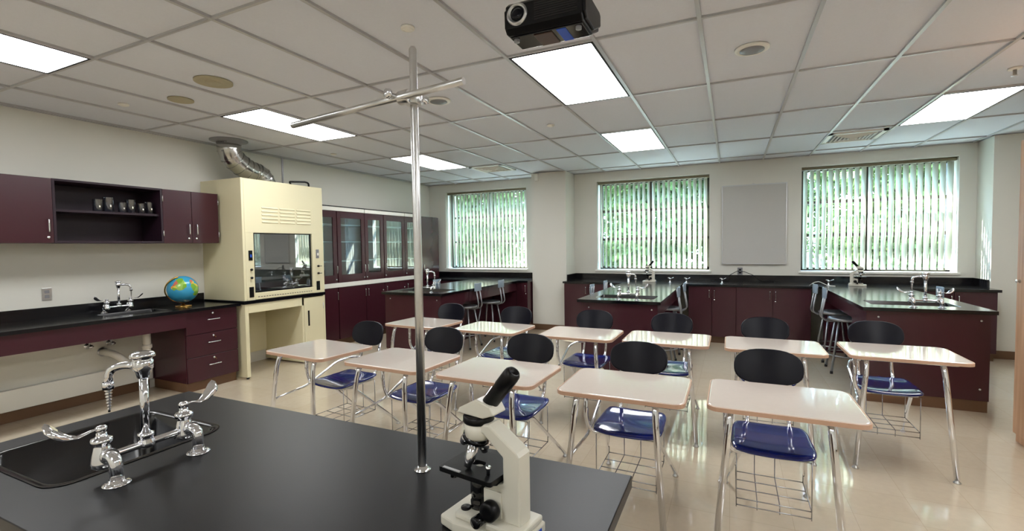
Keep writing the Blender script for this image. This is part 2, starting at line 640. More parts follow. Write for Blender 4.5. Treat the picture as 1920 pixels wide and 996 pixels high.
# windows
for i, (a, b) in enumerate(WINS):
    root = bpy.data.objects.new('window_%d' % (i + 1), None)
    COL.objects.link(root)
    root.location = ((a + b) / 2, YW, WZ0)
    struct(root)
    y0, y1 = YW + .24, YW + .30
    f = MB()
    f.box(a, a + .05, y0, y1, WZ0, WZ1)
    f.box(b - .05, b, y0, y1, WZ0, WZ1)
    f.box(a, b, y0, y1, WZ0, WZ0 + .05)
    f.box(a, b, y0, y1, WZ1 - .05, WZ1)
    cx = (a + b) / 2 - .04
    f.box(cx - .03, cx + .03, y0, y1, WZ0, WZ1)
    for z in (1.585, 2.085):
        f.box(a, b, y0, y1, z - .022, z + .022)
    f.build('window_frame', M['bronze'], root, w=True)
    MB().box(a + .01, b - .01, y0 + .028, y0 + .034, WZ0 + .01, WZ1 - .01).build('glass', M['glass'], root, w=True)
    MB().box(a - .03, b + .03, YW - .025, YW + .2, WZ0 - .03, WZ0 + .002).build('window_sill', M['white_plastic'], root, w=True, bevel=.004)

# ------------------------------------------------------------------ outside
struct(MB().box(-40, 40, 8.7, 60, -0.3, -0.12).build('ground_pale', M['pale_ground']))  # pale ground, coloured for the light it reflects to the windows
rnd = random.Random(4)
def tree(x, y, h, rad, seed, label, leafm, low=.2, n=20000):
    rd = random.Random(seed)
    t = thing('tree', label, 'tree', (x, y, -.12), 0, 'trees outside the windows')
    tr = MB()
    tr.tube([V(0, 0, 0), V(.06, .02, h * .3), V(-.04, .05, h * .62), V(0, 0, h * .9)], .1, 8, r_list=[.16, .12, .08, .02])
    for k_ in range(9):
        z = h * rd.uniform(.25, .7)
        a = rd.uniform(0, 2 * PI)
        L = rad * rd.uniform(.5, .9)
        tr.tube([V(0, 0, z), V(math.cos(a) * L * .5, math.sin(a) * L * .5, z + .3), V(math.cos(a) * L, math.sin(a) * L, z + .8)], .03, 6, r_list=[.05, .03, .01])
    tr.build('trunk', M['bark'], t)
    lf = MB()
    bm = lf.bm
    clumps = []
    for _ in range(60):
        a, s, zz = rd.uniform(0, 2 * PI), rd.random() ** .5, rd.uniform(low, h)
        k_ = math.sin(PI * min(1, max(0.12, (zz - low + .4) / (h - low + .8)))) ** .5
        clumps.append(Vector((math.cos(a) * s * rad * k_, math.sin(a) * s * rad * k_, zz)))
    for _ in range(n):
        c = rd.choice(clumps) + Vector((rd.gauss(0, .6), rd.gauss(0, .6), rd.gauss(0, .5)))
        q = Quaternion((rd.gauss(0, 1), rd.gauss(0, 1), rd.gauss(0, 1), rd.gauss(0, 1))).normalized()
        L, w_ = rd.uniform(.12, .18), rd.uniform(.06, .09)
        p = [c + q @ Vector(v) for v in ((-L, 0, 0), (0, -w_, .012), (L, 0, 0), (0, w_, .012))]
        bm.faces.new([bm.verts.new(v) for v in p])
    lf.build('foliage', leafm, t, normals=False)
    return t
tree(-16.5, 29.0, 12.0, 4.0, 1, 'tall green tree far outside the window beside the tall corner cabinet', M['leaf'], n=24000)
tree(-10.3, 18.0, 7.6, 2.5, 2, 'pale green tree close outside the window beside the tall corner cabinet', M['leaf2'], n=16000)
tree(-5.5, 29.0, 12.0, 4.0, 3, 'tall pale green tree far outside the window behind the middle island', M['leaf2'], n=24000)
tree(-2.4, 18.0, 7.2, 2.5, 5, 'dense green tree close outside the window behind the middle island', M['leaf'], n=16000)
tree(6.2, 29.0, 12.0, 4.0, 6, 'tall green tree far outside the window beside the corner pier', M['leaf'], n=24000)
tree(5.2, 18.0, 7.6, 2.5, 7, 'pale green tree close outside the window beside the corner pier', M['leaf2'], n=16000)

# ------------------------------------------------------------------ vertical blinds
BLIND = ['vertical blind with pale fabric vanes in the window beside the tall purple-red corner cabinet',
         'vertical blind with pale fabric vanes in the window between the column and the tack board',
         'vertical blind with pale fabric vanes in the widest-looking window beside the corner pier']
VANG = [-58, -38, -28]
for i, (a, b) in enumerate(WINS):
    yb = YW + .1
    t = thing('vertical_blind', BLIND[i], 'window blind', ((a + b) / 2, yb, WZ1), 0, 'vertical window blinds')
    MB().box(a + .005, b - .005, yb - .03, yb + .03, WZ1 - .045, WZ1 - .004, .004).build('headrail', M['headrail'], t, w=True)
    nv = 22
    pitch = (b - a - .04) / nv
    proto = None
    for k in range(nv):
        x = a + .02 + pitch * (k + .5)
        if proto is None:
            v = MB()
            prof = []
            W = .088
            for s in range(7):
                u = -W / 2 + W * s / 6
                prof.append((u, .006 * (1 - (2 * u / W) ** 2)))
            top, bot = WZ1 - .05 - WZ1, WZ0 + .03 - WZ1
            r1 = [v.bm.verts.new((p[0], p[1], top)) for p in prof]
            r2 = [v.bm.verts.new((p[0], p[1], bot)) for p in prof]
            for s in range(6):
                v.face((r1[s], r1[s + 1], r2[s + 1], r2[s]), True)
            proto = v.build('vane', M['vane'], t, solid=.0012)
            o = proto
        else:
            o = proto.copy()
            COL.objects.link(o)
        o.location = (x - t.location.x, 0, 0)
        o.rotation_euler = (0, 0, PI / 2 - math.radians(VANG[i] + rnd.uniform(-3, 3)))

# ------------------------------------------------------------------ ceiling lamps
def ceiling_lamp(x0, y0, label, first=[None]):
    if first[0] is not None:
        return clone(first[0], (x0 + GS / 2, y0 + GT / 2, ZC), 0, label, 'recessed ceiling lamps')
    t = thing('ceiling_light', label, 'ceiling light', (x0 + GS / 2, y0 + GT / 2, ZC), 0, 'recessed ceiling lamps')
    hx, hy = GS / 2 - .012, GT / 2 - .012
    f = MB()
    f.box(-hx, -hx + .016, -hy, hy, -.004, .010)
    f.box(hx - .016, hx, -hy, hy, -.004, .010)
    f.box(-hx, hx, -hy, -hy + .012, -.004, .010)
    f.box(-hx, hx, hy - .012, hy, -.004, .010)
    f.build('frame', M['black_edge'], t)
    MB().box(-hx + .016, hx - .016, -hy + .012, hy - .012, -.001, .009).build('diffuser', M['diffuser'], t)
    first[0] = t
    return t
LX = (GX0 - 5 * GS, GX0, GX0 + 5 * GS)
LY = [GY0 + GT * k for k in (1, 3, -1, -3)]
lamp_words = {
    (0, 0): 'glowing ceiling light panel nearest the duct above the fume hood', (1, 0): 'large glowing ceiling light panel directly beside the projector',
    (2, 0): 'ceiling light panel cut off by the corner of the view above the wooden cabinet',
    (0, 1): 'ceiling light panel above the glass-fronted cupboards, next to the louvred air vent', (1, 1): 'ceiling light panel before the window that has the tack board beside it',
    (2, 1): 'slanting ceiling light panel before the corner pier, next to the square air vent',
    (0, 2): 'ceiling light panel above the wall cupboards, cut off at the edge of the view',
    (2, 2): 'added unseen ceiling light panel over the open floor before the desks',  # out of view, added to light the room
    (0, 3): 'added ceiling light panel, unseen behind the camera by the cupboard wall', (1, 3): 'added ceiling light panel, unseen behind the camera in mid room',  # whole row behind the camera is added for extra room light
    (2, 3): 'added ceiling light panel, unseen behind the camera by the plain wall'}
for j, y in enumerate(LY):
    for i, x in enumerate(LX):
        if (i, j) == (1, 2):
            continue        # the projector throws its picture through this bay
        ceiling_lamp(x, y, lamp_words[(i, j)])

# ------------------------------------------------------------------ small ceiling things
def disc(name, x, y, r, m1, label, cat, m2=None, r2=0, drop=.02, stem=0):
    t = thing(name, label, cat, (x, y, ZC + .01))
    MB().lathe([(r, 0), (r, -drop * .5 - .01), (r * .86, -drop - .01), (r * .8, -drop - .01)], seg=32).build('rim', m1, t)
    if m2:
        MB().lathe([(r2, -drop - .006), (r2, -drop - .013), (r2 * .5, -drop - .016), (0, -drop - .017)], seg=28).build('grille', m2, t)
    if stem:
        MB().lathe([(.012, -drop - .01), (.012, -drop - .05), (.02, -drop - .052), (.02, -drop - .058), (0, -drop - .06)], seg=12).build('nozzle', M['steel'], t)
    return t
disc('ceiling_speaker', .12, 3.55, .105, M['white_plastic'], 'round white speaker with grey grille in the ceiling tile between bright grid bars', 'speaker', M['grey'], .075, .004)
disc('ceiling_speaker', -2.33, 3.52, .105, M['white_plastic'], 'round white ceiling speaker just behind the tip of the crossbar', 'speaker', M['grey'], .075, .004)
disc('ceiling_speaker', -3.58, 2.34, .13, M['disc_tan'], 'large tan round ceiling speaker with a centre nub', 'speaker', M['disc_tan'], .055, .004)
disc('cover_plate', -4.25, 2.49, .095, M['disc_tan'], 'tan blank round cover plate on the ceiling near the large tan speaker', 'cover plate', None, 0, .002)
disc('sprinkler_head', -1.72, 2.29, .04, M['white_plastic'], 'small round sprinkler cover on the ceiling above the tall rod', 'sprinkler', M['white_plastic'], .03, .004)
disc('sprinkler_head', 1.93, 4.86, .04, M['white_plastic'], 'small sprinkler with hanging nozzle in the ceiling near the wooden cabinet', 'sprinkler', None, 0, .004, 1)
disc('sprinkler_head', -4.81, 2.34, .04, M['white_plastic'], 'small round sprinkler cover on the ceiling above the open shelf cupboard', 'sprinkler', M['white_plastic'], .03, .003)
disc('sprinkler_head', -1.75, 4.78, .04, M['white_plastic'], 'small round sprinkler cover between two mid room ceiling light panels', 'sprinkler', M['white_plastic'], .03, .003)
disc('sprinkler_head', -4.9, 4.82, .04, M['white_plastic'], 'small round sprinkler cover on the ceiling beyond the fume hood', 'sprinkler', M['white_plastic'], .03, .003)

def air_vent(x, y, label):
    t = thing('air_vent', label, 'air vent', (x, y, ZC), 0, 'square ceiling air vents')
    h = .29
    f = MB()
    for s in (-1, 1):
        f.box(min(s * h, s * (h - .05)), max(s * h, s * (h - .05)), -h, h, -.008, .012)
        f.box(-h, h, min(s * h, s * (h - .05)), max(s * h, s * (h - .05)), -.008, .012)
    f.build('frame', M['white_plastic'], t)
    lv = MB()
    for k in range(1, 6):
        q = h - .05 - k * .04
        zt = -.004 - k * .003
        for s in (-1, 1):
            lv.tube([V(s * q, -q, zt), V(s * q, q, zt)], .011, 4, smooth=False)
            lv.tube([V(-q, s * q, zt), V(q, s * q, zt)], .011, 4, smooth=False)
    lv.build('louvres', M['white_plastic'], t)
    MB().box(-h + .05, h - .05, -h + .05, h - .05, .008, .0119).build('backing', M['grey'], t)
    return t
air_vent(1.34, 7.02, 'square louvred ceiling air vent close to the window beside the corner pier')
air_vent(-3.55, 6.92, 'square louvred ceiling air vent in front of the column')

# ------------------------------------------------------------------ handles and locks for joinery
def bar_handle(parent, c, L, axis, out, name='handle'):
    c, ax, out = Vector(c), Vector(axis).normalized(), Vector(out).normalized()
    m = MB()
    a, b = c - ax * L / 2, c + ax * L / 2
    m.tube([a, a + out * .028, b + out * .028, b], .0055, 8, fil=.012)
    return m.build(name, M['chrome'], parent, w=True)

def lock(parent, c, out, key=False):
    c, out = Vector(c), Vector(out).normalized()
    m = MB()
    m.lathe([(.011, 0), (.011, .006), (.009, .009), (0, .009)], c, out, 14)
    o = m.build('lock', M['chrome'], parent, w=True)
    if key:
        k_ = MB()
        k_.box(-.0012, .0012, -.0012, .0012, 0, 0)
        k_.bm.clear()
        p = c + out * .009
        k_.cyl(p, p + out * .02, .002, 6)
        k_.lathe([(.009, -.001), (.009, .001)], p + out * .024 + V(0, 0, -.012), V(0, 1, 0), 10)
        k_.build('key', M['gold'], o, w=True)
    return o

# ------------------------------------------------------------------ wall cupboards on the left wall (front at x = FX)
FX = -5.36
def wall_cupboard(y0, y1, label, doors, open_front=False):
    z0, z1 = 1.565, 2.13
    t = thing('wall_cupboard', label, 'cupboard', ((XL + FX) / 2, (y0 + y1) / 2, z0), 0, 'maroon wall cupboards')
    c = MB()
    xb, xf = XL + .002, FX - .022 if not open_front else FX
    c.box(xb, xf, y0, y0 + .019, z0, z1)
    c.box(xb, xf, y1 - .019, y1, z0, z1)
    c.box(xb, xf, y0 + .019, y1 - .019, z0, z0 + .019)
    c.box(xb, xf, y0 + .019, y1 - .019, z1 - .019, z1)
    c.box(xb, xb + .01, y0 + .019, y1 - .019, z0 + .019, z1 - .019)
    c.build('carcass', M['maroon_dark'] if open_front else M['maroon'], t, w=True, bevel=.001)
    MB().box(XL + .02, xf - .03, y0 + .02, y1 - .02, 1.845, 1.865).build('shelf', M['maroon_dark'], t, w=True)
    for (a, b, hs) in doors:
        d = MB().box(FX - .02, FX, a + .002, b - .002, z0 + .002, z1 - .002, .0015).build('door', M['maroon'], t, w=True)
        hy = b - .04 if hs > 0 else a + .04
        bar_handle(d, (FX, hy, z0 + .15), .11, (0, 0, 1), (1, 0, 0))
        if hs != -2:
            lock(d, (FX, hy, z0 + .05), (1, 0, 0))
        hg = a + .001 if hs > 0 else b - .001
        for z in (z0 + .1, z1 - .1):
            MB().cyl(V(FX + .002, hg, z - .03), V(FX + .002, hg, z + .03), .005, 8).build('hinge', M['steel'], d, w=True)
    return t
wall_cupboard(.92, 2.04, 'maroon wall cupboard with closed doors, cut off by the edge of the view', [(.92, 1.48, -2), (1.48, 2.04, 1)])
wall_cupboard(2.04, 2.915, 'open-fronted dark maroon wall cupboard with a shelf of beakers', [], True)
wall_cupboard(2.915, 3.5, 'maroon two-door wall cupboard between the open shelves and the fume hood', [(2.915, 3.205, 1), (3.205, 3.5, -1)])

def beaker(y, x, r, h, label, first=[None]):
    t = thing('beaker', label, 'beaker', (x, y, 1.866), 0, 'beakers on the open shelf')
    MB().lathe([(r * .9, 0), (r, .004), (r, h), (r * 1.06, h + .003), (r * 1.06, h + .004), (r * .95, h), (r * .95, .006), (0, .006)], seg=20).build('vessel', M['beaker'], t)
    MB().box(r * .98, r * 1.02, -.005, .005, h * .35, h * .5).build('white_label', M['white_plastic'], t)
for y, x, r, h, l in [
    (2.40, -5.45, .034, .085, 'short clear beaker, first on the open shelf counting from the closed door with the lock'),
    (2.49, -5.46, .037, .105, 'tall clear beaker touching the first one on the open shelf'),
    (2.60, -5.45, .03, .075, 'low clear beaker starting the middle group on the open shelf'),
    (2.68, -5.47, .036, .1, 'tall clear beaker in the middle group on the open shelf'),
    (2.765, -5.45, .03, .075, 'low dim beaker on the open shelf second from the cupboard beside the hood'),
    (2.845, -5.46, .034, .09, 'clear beaker on the open shelf closest to the two-door cupboard')]:
    beaker(y, x, r * 1.15, h * 1.3, l)

# ------------------------------------------------------------------ left counter run
CT = .88
lc_hole = rrect(-5.52, -5.22, 2.36, 2.86, .03, 4)
wt = thing('worktop', 'long black worktop with backsplash running along the cupboard wall to the fume hood', 'worktop', (-5.4, 2.3, CT - .032))
MB().slab_hole([(XL + .002, .4), (-5.04, .4), (-5.04, 3.51), (XL + .002, 3.51)], [lc_hole], CT - .032, CT).build('counter_slab', M['epoxy'], wt, w=True, bevel=.002)
MB().box(XL + .002, XL + .022, .4, 3.51, CT, CT + .1, .002).build('backsplash', M['epoxy'], wt, w=True)
MB().box(-5.08, -5.06, .4, 2.93, CT - .19, CT - .032, .001).build('apron', M['maroon'], wt, w=True)

def basin(name, label, x0, x1, y0, y1, ztop, depth, rc, rim=.0):
    t = thing(name, label, 'sink', ((x0 + x1) / 2, (y0 + y1) / 2, ztop - depth))
    s = MB()
    rings = []
    lv = [(-.0005, ztop + rim), (.004, ztop - .004), (.006, ztop - depth + .03), (.03, ztop - depth + .004), (.06, ztop - depth)]
    if rim:
        lv = [(-.018, ztop + rim), (-.004, ztop + rim + .001)] + lv[1:]
    for ins, z in lv:
        lp = rrect(x0 + ins, x1 - ins, y0 + ins, y1 - ins, max(rc - ins * .6, .01), 5)
        rings.append([s.bm.verts.new((x, y, z)) for x, y in lp])
    n = len(rings[0])
    for a, b in zip(rings, rings[1:]):
        for k in range(n):
            s.face((a[k], a[(k + 1) % n], b[(k + 1) % n], b[k]), True)
    s.face(rings[-1])
    s.build('bowl', M['epoxy'], t, w=True)
    cx, cy = (x0 + x1) / 2, (y0 + y1) / 2
    MB().lathe([(.03, .001), (.03, .004), (.02, .003), (0, .001)], (cx, cy, ztop - depth), seg=20).build('drain', M['steel'], t, w=True)
    return t
basin('sink', 'small black sink let into the long wall worktop by the cupboard wall', -5.52, -5.22, 2.36, 2.86, CT, .16, .03)

# drawer unit
t = thing('drawer_unit', 'maroon three-drawer unit under the worktop end beside the fume hood', 'drawer unit', (-5.4, 3.2, 0))
MB().box(XL + .002, -5.1, 2.93, 3.49, .1, CT - .033).build('carcass', M['maroon'], t, w=True, bevel=.001)
MB().box(XL + .03, -5.12, 2.94, 3.48, 0, .1).build('toe_kick', M['brown_base'], t, w=True)
for z0, z1, key in ((.105, .36, True), (.365, .6, True), (.605, .845, False)):
    d = MB().box(-5.1, -5.08, 2.935, 3.485, z0, z1 - .002, .0015).build('drawer', M['maroon'], t, w=True)
    bar_handle(d, (-5.08, 3.21, z1 - .10), .13, (0, 1, 0), (1, 0, 0))
    lock(d, (-5.08, 3.21, z1 - .035), (1, 0, 0), key)

# white low cover panel along the wall foot, socket, pipework
tag(MB().box(XL + .001, XL + .05, .2, 2.92, .105, .29, .006).build('pipe_cover', M['white_plastic']), 'long low white cover panel along the foot of the cupboard wall', 'panel')
def outlet(x, y, z, axis, label, m1, m2):
    t = thing('wall_outlet', label, 'outlet', (x, y, z))
    if axis == 'x':
        MB().box(-.001, .006, -.036, .036, -.058, .058, .003).build('cover_plate', m1, t)
        for dz in (-.022, .022):
            MB().box(.006, .009, -.016, .016, dz - .014, dz + .014, .002).build('socket', m2, t)
    else:
        MB().box(-.036, .036, -.006, .001, -.058, .058, .003).build('cover_plate', m1, t)
        for dz in (-.022, .022):
            MB().box(-.016, .016, -.009, -.006, dz - .014, dz + .014, .002).build('socket', m2, t)
    return t
outlet(XL + .001, 2.10, 1.10, 'x', 'steel double outlet on the wall under the closed wall cupboard', M['steel'], M['grey'])

t = thing('drain_trap', 'white plastic drain trap under the sink in the wall worktop', 'drain pipe', (-5.37, 2.61, .3))
MB().tube([V(-5.37, 2.72, .72), V(-5.37, 2.72, .5), V(-5.37, 2.70, .36), V(-5.44, 2.60, .33), V(-5.5, 2.54, .44), V(-5.56, 2.5, .48), V(-5.715, 2.5, .48)], .034, 14, fil=.06).build('trap', M['pvc'], t, w=True)
for z in (.70, .52):
    MB().cyl(V(-5.37, 2.72, z - .018), V(-5.37, 2.72, z + .018), .042, 16).build('collar', M['pvc'], t, w=True)
MB().lathe([(.045, 0), (.045, .006), (.02, .008)], (XL + .002, 2.5, .48), (1, 0, 0), 18).build('wall_plate', M['steel'], t, w=True)
for yy, nm in ((2.38, 'first'), (2.56, 'second')):
    s = thing('shutoff_valve', 'chrome shut-off valve on the wall under the worktop sink, ' + ('beside' if nm == 'second' else 'farther from') + ' the white trap', 'valve', (XL + .004, yy, .56), 0, 'shut-off valves')
    m_ = MB()
    m_.lathe([(.03, 0), (.03, .004), (.012, .006), (.012, .05), (.018, .052), (.018, .07), (0, .07)], (0, 0, 0), (1, 0, 0), 14)
    m_.tube([V(.05, 0, 0), V(.05, 0, .08), V(.15, .03, .28)], .005, 8, fil=.04)
    m_.build('valve_body', M['chrome'], s)
    MB().lathe([(.02, 0), (.022, .006), (.018, .012), (0, .012)], (.07, 0, 0), (1, 0, 0), 12, sx=.5).build('handle', M['chrome'], s)

# ------------------------------------------------------------------ fume hood
HY0, HY1, HX = 3.53, 4.69, -5.0
t = thing('fume_hood', 'tall cream fume hood with glass sash standing between the worktop and the glass-fronted cupboards', 'fume hood', (-5.36, 4.11, 0))
def hb(name, m, *boxes, bev=.003, par=None):
    g_ = MB()
    for q in boxes:
        g_.box(*q)
    return g_.build(name, m, par or t, w=True, bevel=bev)
GY_0, GY_1, GZ0, GZ1 = 3.665, 4.50, .985, 1.68
hb('side_panel', M['cream'], (XL + .002, HX, HY0, HY0 + .03, CT + .02, 2.3))
hb('side_panel', M['cream'], (XL + .002, HX, HY1 - .03, HY1, CT + .02, 2.3))
hb('top_panel', M['cream'], (XL + .002, HX - .02, HY0 + .03, HY1 - .03, 2.27, 2.3))
hb('back_panel', M['liner'], (XL + .002, XL + .03, HY0 + .03, HY1 - .03, CT + .02, 2.27))
hdr = hb('front_header', M['cream'], (HX - .022, HX + .002, HY0 + .03, HY1 - .03, GZ1, 2.298))
lv = MB()
for r_ in range(5):
    for c_ in range(3):
        y0 = 3.78 + c_ * .245
        z = 1.80 + r_ * .042
        lv.prism([(0, 0), (.008, .004), (0, .02)], y0, y0 + .215, tf=Matrix(((1, 0, 0, HX + .002), (0, 0, 1, 0), (0, 1, 0, z), (0, 0, 0, 1))))
lv.build('louvre_vents', M['cream'], hdr, w=True)
for y0, y1 in ((HY0 + .03, GY_0), (GY_1, HY1 - .03)):
    po = hb('corner_post', M['cream'], (HX - .1, HX + .002, y0, y1, CT + .02, GZ1))
    yc = (y0 + y1) / 2 + (.005 if y0 < 4 else .0)
    MB().box(HX + .002, HX + .008, yc - .024, yc + .024, 1.36, 1.475, .002).build('switch_plate', M['black'] if y0 < 4 else M['grey'], po, w=True)
    MB().box(HX + .008, HX + .016, yc - .009, yc + .009, 1.395, 1.43, .002).build('switch', M['blue'] if y0 < 4 else M['white_plastic'], po, w=True)
    for z in (1.16, 1.255):
        MB().lathe([(.009, 0), (.009, .01), (.014, .012), (.014, .022), (0, .024)], (HX + .002, yc, z), (1, 0, 0), 12).build('gas_knob', M['black'], po, w=True)
        if y0 > 4:
            MB().box(HX + .024, HX + .05, yc - .005, yc + .03, z - .004, z + .004, .002).build('lever', M['black'], po, w=True)
    MB().box(HX + .002, HX + .007, yc - .028, yc + .028, .935, 1.055, .002).build('outlet_plate', M['black'], po, w=True)
sash = hb('sash', M['black'], (HX - .02, HX - .004, GY_0, GY_0 + .012, GZ0, GZ1), (HX - .02, HX - .004, GY_1 - .03, GY_1 - .018, GZ0, GZ1),
          (HX - .02, HX - .004, GY_0, GY_1 - .018, GZ1 - .012, GZ1), (HX - .022, HX - .002, GY_0, GY_1 - .018, GZ0, GZ0 + .018), bev=.001)
MB().box(HX - .016, HX - .011, GY_0 + .012, GY_1 - .03, GZ0 + .018, GZ1 - .012).build('glass_pane', M['sash_glass'], sash, w=True)
foil = hb('airfoil_sill', M['cream'], (HX - .06, HX + .006, GY_0, GY_1, CT + .022, GZ0 - .002), bev=.006)
sl = MB()
for k in range(22):
    y = GY_0 + .03 + k * .036
    sl.box(HX + .005, HX + .0075, y, y + .022, CT + .05, CT + .057)
sl.build('slots', M['black_edge'], foil, w=True)
baf = hb('baffle', M['liner'], (XL + .1, XL + .11, HY0 + .05, HY1 - .05, CT + .1, 2.1))
hb('baffle_rod', M['grey'], (XL + .112, XL + .13, HY0 + .1, HY0 + .6, 1.42, 1.45))
hb('work_surface', M['epoxy'], (XL + .002, HX + .012, HY0 - .012, HY1, CT - .018, CT + .02), bev=.004)
# lower cabinet: legs, knee space, side cupboard
hb('base_panel', M['cream'], (XL + .002, HX, HY0, HY0 + .045, .02, CT - .02))
hb('base_panel', M['cream'], (XL + .002, HX, HY1 - .03, HY1, .02, CT - .02))
hb('base_panel', M['cream'], (XL + .002, XL + .03, HY0 + .045, 4.34, .14, CT - .02))
hb('base_panel', M['cream'], (XL + .002, HX, 4.31, 4.34, .02, CT - .02))
hb('apron', M['cream'], (HX - .03, HX, HY0 + .045, 4.34, .755, CT - .02))
cd_ = hb('cupboard_door', M['cream'], (HX - .025, HX, 4.345, HY1 - .03, .1, CT - .03), bev=.004)
MB().box(HX, HX + .003, 4.40, 4.425, .48, .68, .001).build('handle', M['black'], cd_, w=True)
MB().cyl(V(HX + .002, HY1 - .032, .68), V(HX + .002, HY1 - .032, .76), .005, 8).build('hinge', M['steel'], cd_, w=True)
for y in (HY0 + .02, HY1 - .02):
    MB().cyl(V(HX - .02, y, 0), V(HX - .02, y, .03), .015, 10).build('levelling_foot', M['black'], t, w=True)
    MB().cyl(V(XL + .06, y, 0), V(XL + .06, y, .03), .015, 10).build('levelling_foot', M['black'], t, w=True)

# duct from hood to ceiling
t = thing('exhaust_duct', 'shiny segmented metal exhaust duct curving from the fume hood up into the ceiling', 'duct', (-5.36, 4.2, 2.3))
path = fillet([V(-5.36, 3.65, ZC + .005), V(-5.36, 3.67, 2.59), V(-5.36, 3.88, 2.45), V(-5.36, 4.06, 2.42), V(-5.36, 4.13, 2.301)], .12, 2)
MB().tube(path, .125, 24, smooth=True).build('pipe', M['galv'], t, w=True)
rg = MB()
for a, b in zip(path[:-1], path[1:]):
    d = (b - a).normalized()
    rg.tube([a - d * .008, a + d * .008], .131, 24, smooth=False)
rg.build('seam_rings', M['galv'], t, w=True)
MB().lathe([(.20, 0), (.20, -.01), (.13, -.03), (.13, -.05)], (-5.36, 3.66, ZC + .012), seg=28).build('ceiling_collar', M['grey'], t, w=True)
tag(MB().tube([V(-5.14, 4.2, 2.301), V(-5.14, 4.2, 2.64)], .012, 10).build('conduit', M['grey']), 'short upright grey conduit on top of the fume hood', 'pipe')
tag(MB().tube([V(-5.12, 4.3, 2.312), V(-5.14, 4.3, 2.35), V(-5.2, 4.6, 2.385), V(-5.2, 4.655, 2.375), V(-5.2, 4.655, 2.312)], .012, 10, fil=.03).build('service_hose', M['black']), 'thin black bent pipe on top of the fume hood', 'pipe')

# ------------------------------------------------------------------ glass fronted cupboards beyond the hood
RX = -5.38
def tall_unit(y0, y1, splits, label_u, label_l):
    # upper
    z0, z1 = .965, 2.05
    t = thing('display_cupboard', label_u, 'cupboard', (XL + .17, (y0 + y1) / 2, z0), 0, 'glass-fronted cupboards')
    c = MB()
    c.box(XL + .002, RX - .022, y0, y0 + .018, z0, z1)
    c.box(XL + .002, RX - .022, y1 - .018, y1, z0, z1)
    c.box(XL + .002, RX - .022, y0 + .018, y1 - .018, z0, z0 + .018)
    c.box(XL + .002, RX - .022, y0 + .018, y1 - .018, z1 - .018, z1)
    c.box(XL + .002, XL + .012, y0 + .018, y1 - .018, z0 + .018, z1 - .018)
    c.build('carcass', M['maroon'], t, w=True)
    MB().box(RX - .03, RX + .004, y0 + .004, y1 - .004, z1 + .002, z1 + .06, .002).build('top_rail', M['white_plastic'], t, w=True)
    MB().box(RX - .03, RX + .006, y0, y1, z1 + .06, z1 + .075).build('top_edge', M['black_edge'], t, w=True)
    for z in (1.28, 1.58, 1.84):
        MB().box(XL + .013, RX - .06, y0 + .019, y1 - .019, z, z + .016).build('shelf', M['alu'], t, w=True)
    for a, b, hs in splits:
        d = MB()
        fr = .075
        d.box(RX - .02, RX, a + .003, a + fr, z0, z1)
        d.box(RX - .02, RX, b - fr, b - .003, z0, z1)
        d.box(RX - .02, RX, a + fr, b - fr, z0, z0 + .12)
        d.box(RX - .02, RX, a + fr, b - fr, z1 - .1, z1)
        dd = d.build('door', M['maroon'], t, w=True, bevel=.001)
        MB().box(RX - .012, RX - .008, a + fr - .002, b - fr + .002, z0 + .118, z1 - .098).build('glass_pane', M['cab_glass'], dd, w=True)
        hy = b - .03 if hs > 0 else a + .03
        bar_handle(dd, (RX, hy, z0 + .2), .11, (0, 0, 1), (1, 0, 0))
        lock(dd, (RX, hy, z0 + .05), (1, 0, 0))
    # lower
    t2 = thing('base_cupboard', label_l, 'cupboard', (XL + .17, (y0 + y1) / 2, 0), 0, 'low cupboards under the glass-fronted ones')
    MB().box(XL + .002, RX - .022, y0, y1, .1, .895).build('carcass', M['maroon'], t2, w=True)
    MB().box(XL + .002, RX - .05, y0, y1, 0, .1).build('toe_kick', M['brown_base'], t2, w=True)
    for a, b, hs in splits:
        dd = MB().box(RX - .02, RX, a + .003, b - .003, .105, .892, .0015).build('door', M['maroon'], t2, w=True)
        hy = b - .03 if hs > 0 else a + .03
        bar_handle(dd, (RX, hy, .77), .11, (0, 0, 1), (1, 0, 0))
        if hs < 0:
            lock(dd, (RX, b - .04, .77), (1, 0, 0))
tall_unit(4.72, 5.905, [(4.72, 5.31, 1), (5.32, 5.905, 1)], 'maroon glass-fronted cupboard standing right beside the fume hood', 'plain maroon low cupboard right beside the fume hood')
tall_unit(5.91, 6.935, [(5.91, 6.36, -1), (6.37, 6.935, -1)], 'maroon glass-fronted cupboard reflecting the blinds, second from the fume hood', 'plain maroon low cupboard second from the fume hood')
tall_unit(6.94, 7.415, [(6.94, 7.415, -1)], 'narrow glass-fronted cupboard next to the tall closed corner cabinet', 'narrow maroon low cupboard next to the tall closed corner cabinet')
tag(MB().box(XL + .002, RX + .012, 4.72, 7.415, .897, .963, .003).build('ledge', M['white_plastic']), 'bright white ledge strip between the glass-fronted cupboards and the low cupboards', 'ledge')
t = thing('tall_cabinet', 'tall closed purple-red cabinet in the corner by the first window', 'cabinet', (XL + .17, 7.8, 0))
MB().box(XL + .002, RX - .002, 7.42, 7.999, .1, 2.08).build('carcass', M['maroon'], t, w=True)
MB().box(XL + .002, RX - .05, 7.42, 7.999, 0, .1).build('toe_kick', M['brown_base'], t, w=True)
dd = MB().box(RX - .002, RX + .018, 7.425, 7.997, .105, 2.075, .0015).build('door', M['maroon'], t, w=True)
bar_handle(dd, (RX + .018, 7.46, 1.1), .11, (0, 0, 1), (1, 0, 0))

